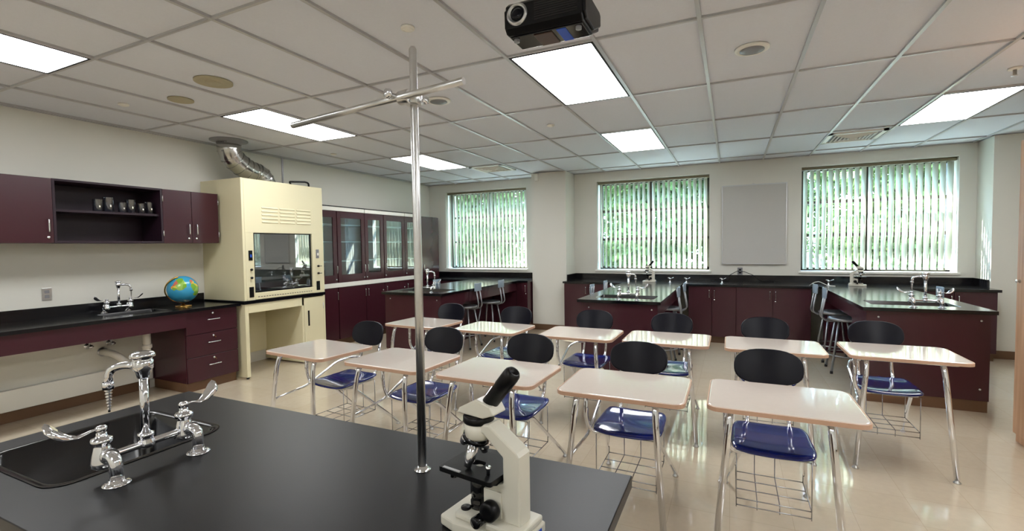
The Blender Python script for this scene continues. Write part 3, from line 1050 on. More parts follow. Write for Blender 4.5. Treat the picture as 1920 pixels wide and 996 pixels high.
# ------------------------------------------------------------------ window wall counters
CF = 7.5
def base_unit(x0, x1, label, two=True, lockx=True):
    t = thing('base_cabinet', label, 'cabinet', ((x0 + x1) / 2, 7.85, 0), 0, 'maroon base cabinets under the window counter')
    MB().box(x0 + .001, x1 - .001, CF + .05, YW - .002, .1, CT - .033).build('carcass', M['maroon'], t, w=True)
    MB().box(x0 + .001, x1 - .001, CF + .1, YW - .002, 0, .1).build('toe_kick', M['brown_base'], t, w=True)
    xm = (x0 + x1) / 2
    doors = [(x0, xm, 1), (xm, x1, -1)] if two else [(x0, x1, 1)]
    for a, b, hs in doors:
        d = MB().box(a + .003, b - .003, CF + .03, CF + .05, .105, CT - .036, .0015).build('door', M['maroon'], t, w=True)
        hx = b - .035 if hs > 0 else a + .035
        bar_handle(d, (hx, CF + .03, .74), .11, (0, 0, 1), (0, -1, 0))
        if hs < 0 or not two:
            lock(d, (hx, CF + .03, .65), (0, -1, 0))
    return t
# x edges of the units between and beside the islands
base_unit(-2.55, -1.72, 'maroon base cabinet under the counter end at the column')
base_unit(-.58, .07, 'maroon base cabinet directly beside the middle island stools')
base_unit(.07, 1.0, 'maroon base cabinet under the tack board, beside the stools of the corner island')
base_unit(2.1, 2.9, 'maroon base cabinet at the corner pier end of the counter')
base_unit(-3.78, -3.22, 'maroon base cabinet ending at the column under the first window', False)

cw = thing('worktop', 'black worktop with backsplash under the two windows and the tack board', 'worktop', (.2, 7.85, CT - .032))
MB().box(-2.566, 2.925, CF, YW - .002, CT - .032, CT, .002).build('counter_slab', M['epoxy'], cw, w=True)
g = MB()
g.box(-2.566, 2.925, YW - .022, YW - .002, CT, CT + .1, .001)
g.box(2.905, 2.925, CF + .32, YW - .022, CT, CT + .1, .001)
g.box(-2.566, -2.546, CF + .24, YW - .022, CT, CT + .1, .001)
g.build('backsplash', M['epoxy'], cw, w=True)
cw2 = thing('worktop', 'black worktop with backsplash under the first window, ending at the column', 'worktop', (-4.3, 7.85, CT - .032))
MB().slab_hole([(-5.36, CF), (-3.205, CF), (-3.205, YW - .002), (-5.716, YW - .002), (-5.716, 8.004), (-5.36, 8.004)], [], CT - .032, CT).build('counter_slab', M['epoxy'], cw2, w=True)
MB().box(-5.716, -3.205, YW - .022, YW - .002, CT, CT + .1, .001).build('backsplash', M['epoxy'], cw2, w=True)
MB().box(-5.34, -3.79, CF + .03, CF + .05, .1, CT - .033).build('front_panel', M['maroon'], cw2, w=True)

# ------------------------------------------------------------------ faucet
def make_faucet(label, loc, rz, spout_deg=0.0):
    """deck faucet: x along the bridge, +y towards the basin"""
    t = thing('faucet', label, 'faucet', loc, rz, 'two-handled lab faucets')
    body = MB()
    for s in (-1, 1):
        x = s * .1
        body.lathe([(.030, 0), (.030, .003), (.024, .006), (.017, .008), (.016, .014)], (x, 0, 0), seg=28, sx=1.0)
        body.tube([V(x, 0, .01), V(x, 0, .066), V(x, .045, .066)], .0145, 18, fil=.03)
        body.lathe([(.0195, 0), (.0195, .012), (.0155, .014)], (x, .022, .066), (0, 1, 0), 20)
        body.lathe([(0, -.022), (.016, -.02), (.026, -.012), (.0255, -.002), (.021, .02), (.017, .036), (.015, .042), (.022, .046), (.0235, .052), (.022, .058), (.014, .061), (.011, .066), (.011, .078), (0, .078)],
                   (x, .062, .05), seg=24)
    body.tube([V(-.1, .062, .06), V(-.075, .062, .056), V(.075, .062, .056), V(.1, .062, .06)], .0095, 16, r_list=[.016, .0095, .0095, .016])
    body.lathe([(.014, 0), (.02, .006), (.021, .016), (.0165, .022), (.0165, .03), (.019, .032), (.019, .04), (.012, .043)], (0, .062, .045), seg=20)
    body.build('body', M['chrome'], t)
    for s in (-1, 1):
        h = MB()
        x = s * .1
        zt = .124
        h.lathe([(.0125, 0), (.0125, .012), (.009, .016), (0, .017)], (x, .062, zt), seg=14)
        cs = [(0, .004), (.02, .002), (.045, -.004), (.062, .002), (.078, .010), (.092, .022), (.104, .031), (.112, .033)]
        ws = [.006, .0065, .008, .011, .017, .021, .020, .010]
        rows = []
        for (u, z), w_ in zip(cs, ws):
            u *= .9
            tl = math.radians(48) * min(1, max(0, (u - .03) / .04))
            p = V(x + s * (u + .006), .062 + u * .12, zt + .006 + z)
            rows.append([h.bm.verts.new(p + V(0, dy * w_ * math.cos(tl) - dz * math.sin(tl), dz * math.cos(tl) + dy * w_ * math.sin(tl))) for dy, dz in ((-1, .0013), (0, .0022), (1, .0013), (1, -.0013), (0, -.002), (-1, -.0013))])
        for a, b in zip(rows, rows[1:]):
            for k in range(6):
                h.face((a[k], a[(k + 1) % 6], b[(k + 1) % 6], b[k]), True)
        h.face(rows[0][::-1])
        h.face(rows[-1])
        h.build('handle', M['chrome'], t)
    sp = MB()
    a = math.radians(spout_deg)
    dx, dy = math.sin(a), math.cos(a)
    P = lambda r, z: V(dx * r, .062 + dy * r, z)
    sp.tube([P(0, .085), P(0, .25)], .0105, 18)
    sp.lathe([(.012, 0), (.015, .003), (.018, .018), (.0235, .026), (.0245, .048), (.022, .05), (.022, .055), (.029, .058), (.029, .066), (.024, .071), (0, .073)], P(0, .238), seg=24)
    sp.tube([P(.02, .272), P(.055, .274), P(.092, .262), P(.098, .215)], .01, 14, fil=.03, r_list=None)
    sp.build('spout', M['chrome'], t)
    nz = MB()
    pr = [(.012, .05), (.0135, .045), (.0135, .03)]
    z = .03
    for k in range(7):
        r0 = .0095 - k * .0007
        pr += [(r0 - .003, z), (r0, z - .004), (r0 - .003, z - .0075)]
        z -= .0085
    pr += [(.003, z - .004), (0, z - .004)]
    nz.lathe(pr, P(.098, .178), seg=16)
    nz.build('hose_nozzle', M['chrome'], t)
    return t

# ------------------------------------------------------------------ lab islands
def island(x0, x1, yf, sink_x, label, sink_label, fau_label, fau_x, fau_y, spout):
    t = thing('lab_island', label, 'lab island', ((x0 + x1) / 2, (yf + CF) / 2, 0), 0, 'lab islands projecting from the window counter')
    bx0, bx1 = x0 + .035, x1 - .035
    sx0, sx1, sy0, sy1 = sink_x
    hole = rrect(sx0, sx1, sy0, sy1, .025, 4)
    MB().slab_hole([(x0, yf), (x1, yf), (x1, CF - .001), (x0, CF - .001)], [hole], CT - .032, CT).build('counter_slab', M['epoxy'], t, w=True)
    blk = MB()
    blk.box(bx0, bx1, yf + .035, yf + .055, .1, CT - .033)
    blk.box(bx0, bx0 + .02, yf + .055, yf + .6, .1, CT - .033)
    blk.box(bx1 - .02, bx1, yf + .055, yf + .6, .1, CT - .033)
    blk.box(bx0 + .02, bx1 - .02, yf + .58, yf + .6, .1, CT - .033)
    blk.build('sink_cabinet', M['maroon'], t, w=True, bevel=.001)
    MB().box(bx0 + .005, bx1 - .005, yf + .045, yf + .59, 0, .1).build('plinth', M['brown_base'], t, w=True)
    for xa in (bx0, bx1 - .02):
        MB().box(xa, xa + .02, yf + .6, CF - .024, .70, CT - .033).build('apron', M['maroon'], t, w=True)
    xm = (x0 + x1) / 2
    MB().box(xm - .02, xm + .02, yf + .6, CF - .024, 0, CT - .033).build('spine_panel', M['maroon'], t, w=True)
    MB().box(bx0, bx1, CF - .022, CF - .003, .0, CT - .033).build('back_panel', M['maroon'], t, w=True)
    for x in (bx0 + .09, bx1 - .06):
        for z in (CT - .09, .2):
            MB().lathe([(.008, 0), (.008, .004), (0, .005)], (x, yf + .035, z), (0, -1, 0), 10).build('screw_cap', M['steel'], t, w=True)
    basin('sink', sink_label, sx0, sx1, sy0, sy1, CT, .2, .025)
    make_faucet(fau_label, (fau_x, fau_y, CT + .0005), 0, spout)
    return t
island(1.10, 2.03, 5.25, (1.22, 1.88, 5.50, 5.86), 'maroon lab island with pale reflecting top, next to the corner pier', 'black sink in the lab island next to the corner pier',
       'tall chrome faucet on the lab island next to the corner pier', 1.60, 5.37, -60)
island(-1.56, -.66, 5.05, (-1.42, -.76, 5.28, 5.64), 'maroon lab island in front of the middle window', 'black sink in the lab island in front of the middle window',
       'chrome faucet on the lab island in front of the middle window', -1.02, 5.15, 40)
island(-4.36, -3.38, 5.08, (-4.26, -3.52, 5.34, 5.68), 'maroon lab island beside the glass-fronted cupboards', 'black sink in the lab island beside the glass-fronted cupboards',
       'chrome faucet on the lab island beside the glass-fronted cupboards', -3.72, 5.2, 60)

make_faucet('small-looking chrome faucet on the worktop against the cupboard wall', (-5.60, 2.575, CT + .0005), -PI / 2, -60)

# ------------------------------------------------------------------ stools
def make_stool(label, loc, rz):
    """back towards -x"""
    t = thing('lab_stool', label, 'stool', loc, rz, 'grey lab stools at the islands')
    MB().lathe([(.0, .585), (.16, .585), (.178, .592), (.18, .608), (.172, .618), (.15, .616), (0, .612)], seg=32).build('seat', M['stool_metal'], t)
    for sx in (-1, 1):
        for sy in (-1, 1):
            l = MB().tube([V(sx * .09, sy * .09, .585), V(sx * .17, sy * .17, .012)], .0125, 10).build('leg', M['stool_metal'], t)
            MB().cyl(V(sx * .171, sy * .171, 0), V(sx * .17, sy * .17, .03), .015, 10).build('rubber_foot', M['rubber'], l)
    ring = [V(.205 * math.cos(2 * PI * k / 28), .205 * math.sin(2 * PI * k / 28), .2) for k in range(28)]
    MB().tube(ring, .008, 8, closed=True).build('foot_ring', M['stool_metal'], t)
    for sy in (-1, 1):
        MB().tube([V(-.08, sy * .05, .58), V(-.2, sy * .05, .575), V(-.255, sy * .05, .62), V(-.205, sy * .05, .93)], .0095, 10, fil=.05).build('back_tube', M['stool_metal'], t)
    bk = MB()
    rows = []
    for k in range(9):
        a = (k / 8 - .5)
        y = a * .2
        x = -.222 - .018 * (1 - (2 * a) ** 2)
        rows.append((x, y))
    q = [bk.bm.verts.new((x, y, z)) for z in (.84, .955) for x, y in rows]
    for k in range(8):
        bk.face((q[k], q[k + 1], q[k + 10], q[k + 9]), True)
    bk.build('backrest', M['stool_back'], t, solid=.012, bevel=.003)
    return t
st = make_stool('grey stool pulled to the corner island, nearer the sink, on its tack board side', (1.20, 6.42, 0), 0)
SG = 'grey lab stools at the islands'
clone(st, (1.18, 6.98, 0), 0.1, 'grey stool at the corner island, nearer the window counter, on its tack board side', SG)
clone(st, (1.93, 6.85, 0), PI, 'grey stool behind the corner island faucet, only its pale back showing', SG)
clone(st, (-.80, 6.05, 0), PI, 'grey stool under the middle island, first on the tack board side', SG)
clone(st, (-.79, 6.75, 0), PI, 'grey stool under the middle island, on the tack board side near the counter', SG)
clone(st, (-1.47, 6.15, 0), 0, 'grey stool at the middle island on the column side, nearer the sink', SG)
clone(st, (-1.46, 6.85, 0), 0, 'grey stool at the middle island on the column side, nearer the window counter', SG)
clone(st, (-3.56, 5.98, 0), PI, 'grey stool at the island beside the glass-fronted cupboards, facing it, closer to its sink', SG)
clone(st, (-3.50, 6.62, 0), PI, 'grey stool at the island beside the glass-fronted cupboards, closer to the column', SG)
clone(st, (-4.16, 6.45, 0), 0, 'grey stool between the island and the glass-fronted cupboards, pale back behind the faucet', SG)

# ------------------------------------------------------------------ student desks
def make_desk(label):
    t = thing('student_desk', label, 'student desk', (0, 0, 0), 0, 'student desks with attached seats')
    W, D, Z = .63, .5, .74
    MB().prism(rrect(.006, W - .006, .006, D - .006, .05, 6), Z - .024, Z, bevel=.006).build('desktop', M['desktop'], t)
    eb = MB()
    outer, inner = rrect(0, W, 0, D, .055, 6), rrect(.006, W - .006, .006, D - .006, .05, 6)
    eb.slab_hole(outer, [inner], Z - .022, Z - .003)
    eb.build('edge_band', M['edge'], t)
    MB().tube([V(.06, .06, Z - .028), V(W - .06, .06, Z - .028), V(W - .06, D - .07, Z - .028), V(.06, D - .07, Z - .028)], .010, 8, fil=.03).build('under_frame', M['chrome'], t)
    for x0, x1 in ((.10, .035), (W - .14, W - .085)):
        l = MB().tube([V(x0, .2, Z - .03), V(x0, .07, Z - .03), V((x0 * .9 + x1 * .1), .045, Z - .11), V(x1, .0, .02)], .0155, 12, fil=.05).build('front_leg', M['chrome'], t)
        MB().lathe([(.019, 0), (.019, .006), (.012, .012), (.010, .024)], (x1, 0, 0), seg=12).build('foot_glide', M['steel'], l)
    # side frame joining the desk to the seat
    MB().tube([V(.08, .30, Z - .028), V(.08, .30, .50), V(.105, .31, .425), V(.2, .34, .424)], .0125, 12, fil=.04).build('side_frame', M['chrome'], t)
    MB().tube([V(.058, .04, .375), V(.095, .29, .418), V(.095, .58, .545), V(.13, .70, .56), V(.20, .735, .56)], .009, 10, fil=.05).build('brace_bar', M['chrome'], t)
    # seat
    s = MB()
    nx, ny = 10, 10
    sx0, sx1, sy0, sy1, sz = .10, .49, .29, .69, .445
    grid = []
    for j in range(ny + 1):
        row = []
        for i in range(nx + 1):
            u, v = i / nx * 2 - 1, j / ny * 2 - 1
            r = max(abs(u), abs(v))
            # squircle outline
            k = 1 if r == 0 else 1 / ((abs(u / r) ** 6 + abs(v / r) ** 6) ** (1 / 6))
            uu, vv = u * k, v * k
            x = (sx0 + sx1) / 2 + uu * (sx1 - sx0) / 2 * (1 - .06 * (vv + 1) / 2)
            y = (sy0 + sy1) / 2 + vv * (sy1 - sy0) / 2
            z = sz + .012 * (abs(uu) ** 2.2) - .018 * max(0, -vv - .4) ** 1.5 + .03 * max(0, vv - .45) ** 1.2
            row.append(s.bm.verts.new((x, y, z)))
        grid.append(row)
    for j in range(ny):
        for i in range(nx):
            s.face((grid[j][i], grid[j][i + 1], grid[j + 1][i + 1], grid[j + 1][i]), True)
    s.build('seat', M['navy'], t, solid=.018, sub=1)
    MB().tube([V(.14, .33, .424), V(.45, .33, .424), V(.45, .65, .424), V(.14, .65, .424), V(.14, .34, .424)], .008, 8, fil=.03).build('seat_frame', M['steel'], t)
    for x0, x1 in ((.16, .075), (.44, .505)):
        l = MB().tube([V(x0, .36, .42), V(x0, .44, .405), V((x0 + x1) / 2, .66, .2), V(x1, .85, .02)], .0115, 12, fil=.05).build('rear_leg', M['chrome'], t)
        MB().lathe([(.017, 0), (.017, .006), (.011, .012), (.009, .024)], (x1, .85, 0), seg=12).build('foot_glide', M['steel'], l)
    # uprights and backrest
    for x in (.19, .40):
        MB().tube([V(x, .60, .43), V(x, .71, .45), V(x, .745, .52), V(x, .765, .70)], .0115, 12, fil=.05).build('upright', M['chrome'], t)
    b = MB()
    n = 36
    rows = []
    cx, cz = .295, .765
    for rr in (0, .35, .7, .93, 1.0):
        ring = []
        for k in range(n):
            a = 2 * PI * k / n
            ca, sa = math.cos(a), math.sin(a)
            k_ = (abs(ca) ** 2.7 + abs(sa) ** 2.7) ** (-1 / 2.7)
            x = ca * k_ * .178 * rr
            z = sa * k_ * .098 * rr
            y = .765 - .9 * x * x + (.25 * z)
            ring.append((cx + x, y, cz + z))
        rows.append(ring)
    c0 = b.bm.verts.new(rows[0][0])
    prev = None
    for ring in rows[1:]:
        vs_ = [b.bm.verts.new(p) for p in ring]
        for k in range(n):
            if prev is None:
                b.face((c0, vs_[k], vs_[(k + 1) % n]), True)
            else:
                b.face((prev[k], vs_[k], vs_[(k + 1) % n], prev[(k + 1) % n]), True)
        prev = vs_
    b.build('backrest', M['navy_back'], t, solid=.016, bevel=.004)
    for x in (.19, .40):
        MB().box(x - .013, x + .013, .735, .758, .672, .69, .002).build('bracket', M['steel'], t)
    # wire book basket
    w = MB()
    r = .0028
    bx0, bx1, by0, by1 = .13, .46, .33, .64
    zt, zb = .415, .175
    w.tube([V(bx0, by0, zt), V(bx1, by0, zt)], r, 6)
    for x in (bx0, bx1):
        w.tube([V(x, by0, zt), V(x, by0, zb - .045)], r, 6)
        w.tube([V(x, by1, zt), V(x, by1, zb)], r, 6)
    w.tube([V(.225, by1, zt - .01), V(.225, by1, zb), V(.225, by0, zb), V(.225, by0, zb - .045)], r, 6)
    w.tube([V(.325, by1, zt - .01), V(.325, by1, zb), V(.325, by0, zb), V(.325, by0, zb - .045)], r, 6)
    w.tube([V(.225, by1, zt - .01), V(.325, by1, zt - .01)], r, 6)
    for k in range(4):
        y = by0 + (by1 - by0) * k / 3
        w.tube([V(bx0, y, zb), V(bx1, y, zb)], r, 6)
    for x in (bx0, bx1):
        w.tube([V(x, by0, zb), V(x, by1, zb)], r, 6)
    w.tube([V(bx0, by0, zb - .035), V(bx1, by0, zb - .035)], r, 6)
    w.build('book_basket', M['wire'], t)
    return t
DESKS = [
    (-3.12, 2.33, -.09, 'student desk in the row before the bench, end one nearest the fume hood'),
    (-2.32, 2.29, -.05, 'student desk behind the upright rod, second from the fume hood'),
    (-1.58, 2.26, -.03, 'student desk in the row before the bench, partly behind the microscope eyepiece'),
    (-.82, 2.25, 0, 'student desk in the row before the bench, between the microscope one and the end one'),
    (-.10, 2.29, 0, 'student desk in the row before the bench, end one farthest from the fume hood'),
    (-3.10, 3.62, -.06, 'student desk in the row before the islands, end one nearest the glass-fronted cupboards'),
    (-2.30, 3.60, -.04, 'student desk in the row before the islands, standing before the column'),
    (-1.47, 3.60, -.01, 'student desk in the row before the islands, in front of the middle island'),
    (-.77, 3.62, 0, 'student desk in the row before the islands, beside the middle island stools'),
    (-.04, 3.62, 0, 'student desk in the row before the islands, before the cabinets under the tack board'),
    (.71, 3.68, 0, 'student desk in the row before the islands, end one in front of the corner island')]
dk = make_desk(DESKS[0][3])
dk.location = (DESKS[0][0], DESKS[0][1], 0)
dk.rotation_euler = (0, 0, DESKS[0][2])
for x, y, rz, l in DESKS[1:]:
    clone(dk, (x, y, 0), rz, l, 'student desks with attached seats')

# ------------------------------------------------------------------ demonstration bench with sink, faucet, rod
BT = .895
BX0, BX1, BY0, BY1 = -2.05, -.225, .44, 1.185
SKX0, SKX1, SKY0, SKY1 = -1.93, -1.525, .555, .97
t = thing('demonstration_bench', 'black-topped demonstration bench with a sink at the front of the room', 'bench', ((BX0 + BX1) / 2, (BY0 + BY1) / 2, 0))
MB().slab_hole([(BX0, BY0), (BX1, BY0), (BX1, BY1), (BX0, BY1)], [rrect(SKX0, SKX1, SKY0, SKY1, .05, 6)], BT - .032, BT).build('counter_slab', M['epoxy_satin'], t, w=True, bevel=.002)
g = MB()
i_ = .04
g.box(BX0 + i_, BX1 - i_, BY1 - i_ - .02, BY1 - i_, .1, BT - .033)
g.box(BX0 + i_, BX1 - i_, BY0 + i_, BY0 + i_ + .02, .1, BT - .033)
g.box(BX0 + i_, BX0 + i_ + .02, BY0 + i_ + .02, BY1 - i_ - .02, .1, BT - .033)
g.box(BX1 - i_ - .02, BX1 - i_, BY0 + i_ + .02, BY1 - i_ - .02, .1, BT - .033)
g.build('carcass', M['black_wood'], t, w=True)
MB().box(BX0 + .07, BX1 - .07, BY0 + .07, BY1 - .07, 0, .1).build('plinth', M['brown_base'], t, w=True)
basin('sink', 'large black sink in the demonstration bench top', SKX0, SKX1, SKY0, SKY1, BT, .2, .05, rim=.002)
make_faucet('large chrome faucet with serrated nozzle and blade handles on the demonstration bench', (-1.40, .728, BT + .0005), PI / 2, -25)

t = thing('support_rod_stand', 'tall upright chrome rod with a crossbar standing on the demonstration bench', 'rod stand', (-.735, 1.0, BT))
MB().lathe([(.0225, 0), (.0225, .003), (.014, .007), (.0125, .012)], seg=24).build('base_flange', M['chrome'], t)
MB().tube([V(0, 0, .008), V(0, 0, .5), V(-.002, 0, 1.09), V(-.002, 0, 1.096)], .01, 20, r_list=[.0118, .0108, .0096, .006]).build('upright_rod', M['steel'], t)
A, B = V(-1.15, 1.0, 1.838) - t.location, V(-.567, .985, 1.868) - t.location
B.y += 0
sh = V(0, -.021, 0)
MB().tube([A + sh, B + sh], .0088, 18).build('crossbar', M['steel'], t)
cz = .965
cl = MB()
cl.lathe([(.019, -.016), (.021, -.012), (.021, .012), (.019, .016)], (-.002, 0, cz), seg=20)
cl.lathe([(.016, -.016), (.018, -.012), (.018, .012), (.016, .016)], (-.015, -.021, cz), (1, 0, .05), seg=20)
clo = cl.build('clamp', M['steel'], t)
MB().lathe([(.005, 0), (.005, .018), (.012, .019), (.013, .024), (.012, .03), (0, .031)], (-.03, -.034, cz + .003), (-.35, -1, 0), 10).build('thumb_screw', M['chrome'], clo)
MB().lathe([(.004, 0), (.004, .022), (.009, .023), (.009, .03), (0, .03)], (.012, 0, cz - .008), (1, -.2, -.1), 10).build('thumb_screw', M['chrome'], clo)

# ------------------------------------------------------------------ microscopes
def make_microscope(label, loc, rz):
    """front towards +x, knobs on both sides"""
    t = thing('microscope', label, 'microscope', loc, rz, 'ivory student microscopes')
    up = Matrix(((1, 0, 0, 0), (0, 0, -1, 0), (0, 1, 0, 0), (0, 0, 0, 1)))   # (x, z) profile, thickness along -y
    def prof(poly, hw, name, m, bev=.003, par=None):
        return MB().prism(poly, -hw, hw, tf=up).build(name, m, par or t, bevel=bev)
    bs = MB()
    bs.prism([(-.04, -.048), (.04, -.05), (.12, -.058), (.16, -.05), (.16, .05), (.12, .058), (.04, .05), (-.04, .048)], 0, .022)
    bs.prism([(-.036, -.044), (.125, -.045), (.125, .045), (-.036, .044)], .022, .036)
    base = bs.build('base', M['ivory'], t, bevel=.004)
    MB().lathe([(.011, 0), (.011, .003), (.008, .004), (0, .004)], (.112, .022, .036), seg=18).build('dimmer_button', M['black'], base)
    MB().box(-.0412, -.0395, -.03, .03, .006, .016).build('sticker', M['blue'], base)
    prof([(-.022, .034), (.062, .034), (.062, .098), (.018, .112), (.018, .165), (.066, .202), (.118, .202), (.118, .218), (.052, .224), (-.016, .182), (-.022, .174)], .0205, 'arm', M['ivory'], .004)
    MB().box(.02, .064, -.024, .024, .04, .094, .002).build('focus_block', M['ivory'], t)
    for s in (-1, 1):
        MB().lathe([(.010, 0), (.010, .006), (.0185, .008), (.020, .012), (.020, .026), (.016, .029), (.009, .03), (0, .028)], (.036, s * .023, .062), (0, s, 0), 26).build('coarse_knob', M['black'], t)
        MB().lathe([(.007, 0), (.007, .01), (.011, .012), (.012, .04), (.010, .043), (0, .043)], (.05, s * .023, .028 + .018), (.2, s, -.15), 20).build('fine_knob', M['black_gloss'], t)
    # condenser and lamp under the stage
    MB().lathe([(.019, .036), (.020, .05), (.018, .052), (.018, .066), (.020, .068), (.020, .092), (.015, .098), (.012, .116)], (.092, 0, 0), seg=26).build('condenser', M['black_gloss'], t)
    # stage
    sg = MB()
    sg.slab_hole(rrect(.022, .158, -.056, .056, .006, 3), [rrect(.078, .110, -.011, .011, .009, 4)], .118, .128)
    stg = sg.build('stage', M['black'], t, bevel=.0015)
    MB().box(.03, .08, -.02, .02, .098, .1175, .002).build('stage_bracket', M['black'], stg)
    MB().lathe([(.009, .0), (.009, .001)], (.092, 0, .1205), seg=14).build('condenser_lens', M['white_plastic'], stg)
    MB().lathe([(.004, 0), (.004, .01), (.0055, .011), (.0055, .017), (0, .017)], (.046, .03, .128), seg=12).build('clip_post', M['chrome'], stg)
    MB().box(.10, .145, .050, .0565, .1282, .1300).build('scale', M['alu'], stg)
    MB().lathe([(.008, 0), (.008, -.014), (0, -.014)], (.132, .035, .118), seg=12).build('stage_screw', M['black_gloss'], stg)
    # nosepiece
    MB().lathe([(.031, 0), (.033, .003), (.033, .013), (.030, .016)], (.092, 0, .218), seg=30).build('black_ring', M['black'], t)
    MB().lathe([(.024, -.016), (.029, -.010), (.030, .0), (.030, .019)], (.092, 0, .2), seg=30).build('nose_housing', M['ivory'], t)
    ax = V(.36, .0, -1).normalized()
    c0 = V(.097, 0, .19)
    tur = MB().lathe([(.022, 0), (.029, .003), (.029, .010), (.024, .016), (.012, .02), (0, .02)], c0, ax, 28).build('turret', M['black_gloss'], t)
    q = V(0, 0, 1).rotation_difference(ax)
    for k, L in ((0, .028), (1, .034), (2, .048)):
        a = math.radians(180 + k * 120)
        d = (ax + (q @ V(math.cos(a), math.sin(a), 0)) * .42).normalized()
        p = c0 + ax * .012 + (q @ V(math.cos(a), math.sin(a), 0)) * .017
        MB().lathe([(.010, 0), (.010, .006), (.0115, .007), (.0115, L * .7), (.009, L * .78), (.008, L), (0, L)], p, d, 18).build('objective', M['chrome'], tur)
    # head and eyepiece
    prof([(.134, .236), (.128, .247), (.082, .272), (.046, .262), (.036, .246), (.066, .234)], .022, 'head', M['ivory'], .003)
    e0, e1 = V(.070, 0, .252), V(.0, 0, .337)
    d = (e1 - e0).normalized()
    ey = MB().lathe([(.0165, 0), (.0165, .062), (.0175, .063), (.0175, .096), (.0165, .104), (.013, .109), (.010, .109), (.009, .106), (0, .106)], e0, d, 26).build('eyepiece_tube', M['black'], t)
    return t
mc = make_microscope('large ivory and black microscope on the demonstration bench', (-.388, .836, BT + .001), math.radians(171))
MG = 'ivory student microscopes'
clone(mc, (-1.12, 7.72, CT + .001), PI, 'small-looking microscope on the window counter behind the middle island', MG)
clone(mc, (1.49, 7.72, CT + .001), math.radians(-10), 'small-looking microscope on the window counter behind the corner island', MG)

# ------------------------------------------------------------------ globe
t = thing('globe', 'blue table globe with brass ring and base on the worktop by the fume hood', 'globe', (-5.38, 3.09, CT + .001))
gz = .185
ball = MB().sphere((0, 0, 0), .145, 40).build('ball', M['globe'], t)
ball.location = (0, 0, gz)
ball.rotation_euler = (0, math.radians(0), 0)
d = V(.25, -.55, 1).normalized()
side = d.cross(V(.5, -.86, 0)).normalized()
nrm = d.cross(V(.42, .9, 0)).normalized()
u1 = d
u2 = V(-.42, -.9, 0).normalized()
u2 = (u2 - u1 * u2.dot(u1)).normalized()
arc = [V(0, 0, gz) + (u1 * math.cos(a) + u2 * math.sin(a)) * .157 for a in [math.radians(-4 + k * 188 / 30) for k in range(31)]]
MB().tube(arc, .0075, 8, flat=1).build('meridian_ring', M['gold'], t)
MB().lathe([(.075, 0), (.078, .004), (.074, .009), (.03, .013), (.014, .018), (.012, .03)], (0, 0, 0), seg=32).build('base', M['gold'], t)

# ------------------------------------------------------------------ tack board, sockets, cords on the window wall
t = thing('tack_board', 'grey tack board with thin metal frame between the two windows', 'board', (.315, YW - .01, 1.15))
MB().box(-.12, .75, YW - .016, YW - .002, 1.165, 2.375).build('board_panel', M['board'], t, w=True)
g = MB()
g.box(-.135, -.12, YW - .022, YW - .002, 1.15, 2.39)
g.box(.75, .765, YW - .022, YW - .002, 1.15, 2.39)
g.box(-.12, .75, YW - .022, YW - .002, 2.375, 2.39)
g.box(-.12, .75, YW - .04, YW - .002, 1.15, 1.165)
g.build('frame', M['alu'], t, w=True)
MB().box(.29, .33, YW - .03, YW - .002, 2.391, 2.405).build('hanger', M['steel'], t, w=True)
outlet(.13, YW - .001, 1.04, 'y', 'dark outlet with two cords on the wall below the tack board', M['grey'], M['black'])
def cord(pts, r, m, label):
    return tag(MB().tube([V(*p) for p in pts], r, 6, fil=.03).build('power_cord', m), label, 'cord')
cord([(.12, YW - .012, 1.03), (.10, YW - .05, 1.05), (-.02, YW - .05, .98), (-.05, YW - .06, CT + .006), (-.3, YW - .1, CT + .006)], .005, M['black'], 'black cord dropping from the outlet toward the middle island')
cord([(.14, YW - .012, 1.03), (.18, YW - .05, 1.04), (.32, YW - .05, .98), (.42, YW - .06, CT + .006), (.6, YW - .1, CT + .006)], .005, M['black'], 'black cord dropping from the outlet toward the corner island')
cord([(.98, 7.58, CT + .005), (1.03, 7.56, CT + .05), (1.1, 7.62, CT + .06), (1.2, 7.62, CT + .005), (1.28, 7.58, CT + .004)], .004, M['white_plastic'], 'white cord looping on the counter beside the corner island')

def gas_tap(x, y, label):
    t = thing('gas_tap', label, 'gas tap', (x, y, CT + .0005), 0, 'chrome gas taps on the window counter')
    MB().lathe([(.022, 0), (.022, .004), (.010, .01), (.009, .05), (.013, .055), (.013, .07), (0, .074)], seg=14).build('post', M['chrome'], t)
    MB().tube([V(0, 0, .055), V(.03, -.02, .07), V(.055, -.035, .085)], .005, 8).build('nozzle', M['chrome'], t)
    MB().box(-.03, .0, -.004, .004, .074, .08, .001).build('handle', M['white_plastic'], t)
gas_tap(-.86, 7.66, 'small chrome gas tap on the counter beside the microscope behind the middle island')
gas_tap(-.62, 7.66, 'small chrome gas tap on the counter at the corner of the middle island')
gas_tap(-.12, 7.7, 'small chrome gas tap on the counter below the tack board')
gas_tap(1.22, 7.7, 'small chrome gas tap on the counter beside the corner island microscope')

tag(MB().box(-3.12, -3.06, 7.66, 7.72, 2.62, 2.74, .008).build('motion_sensor', M['white_plastic']), 'small white sensor high on the column front', 'sensor')

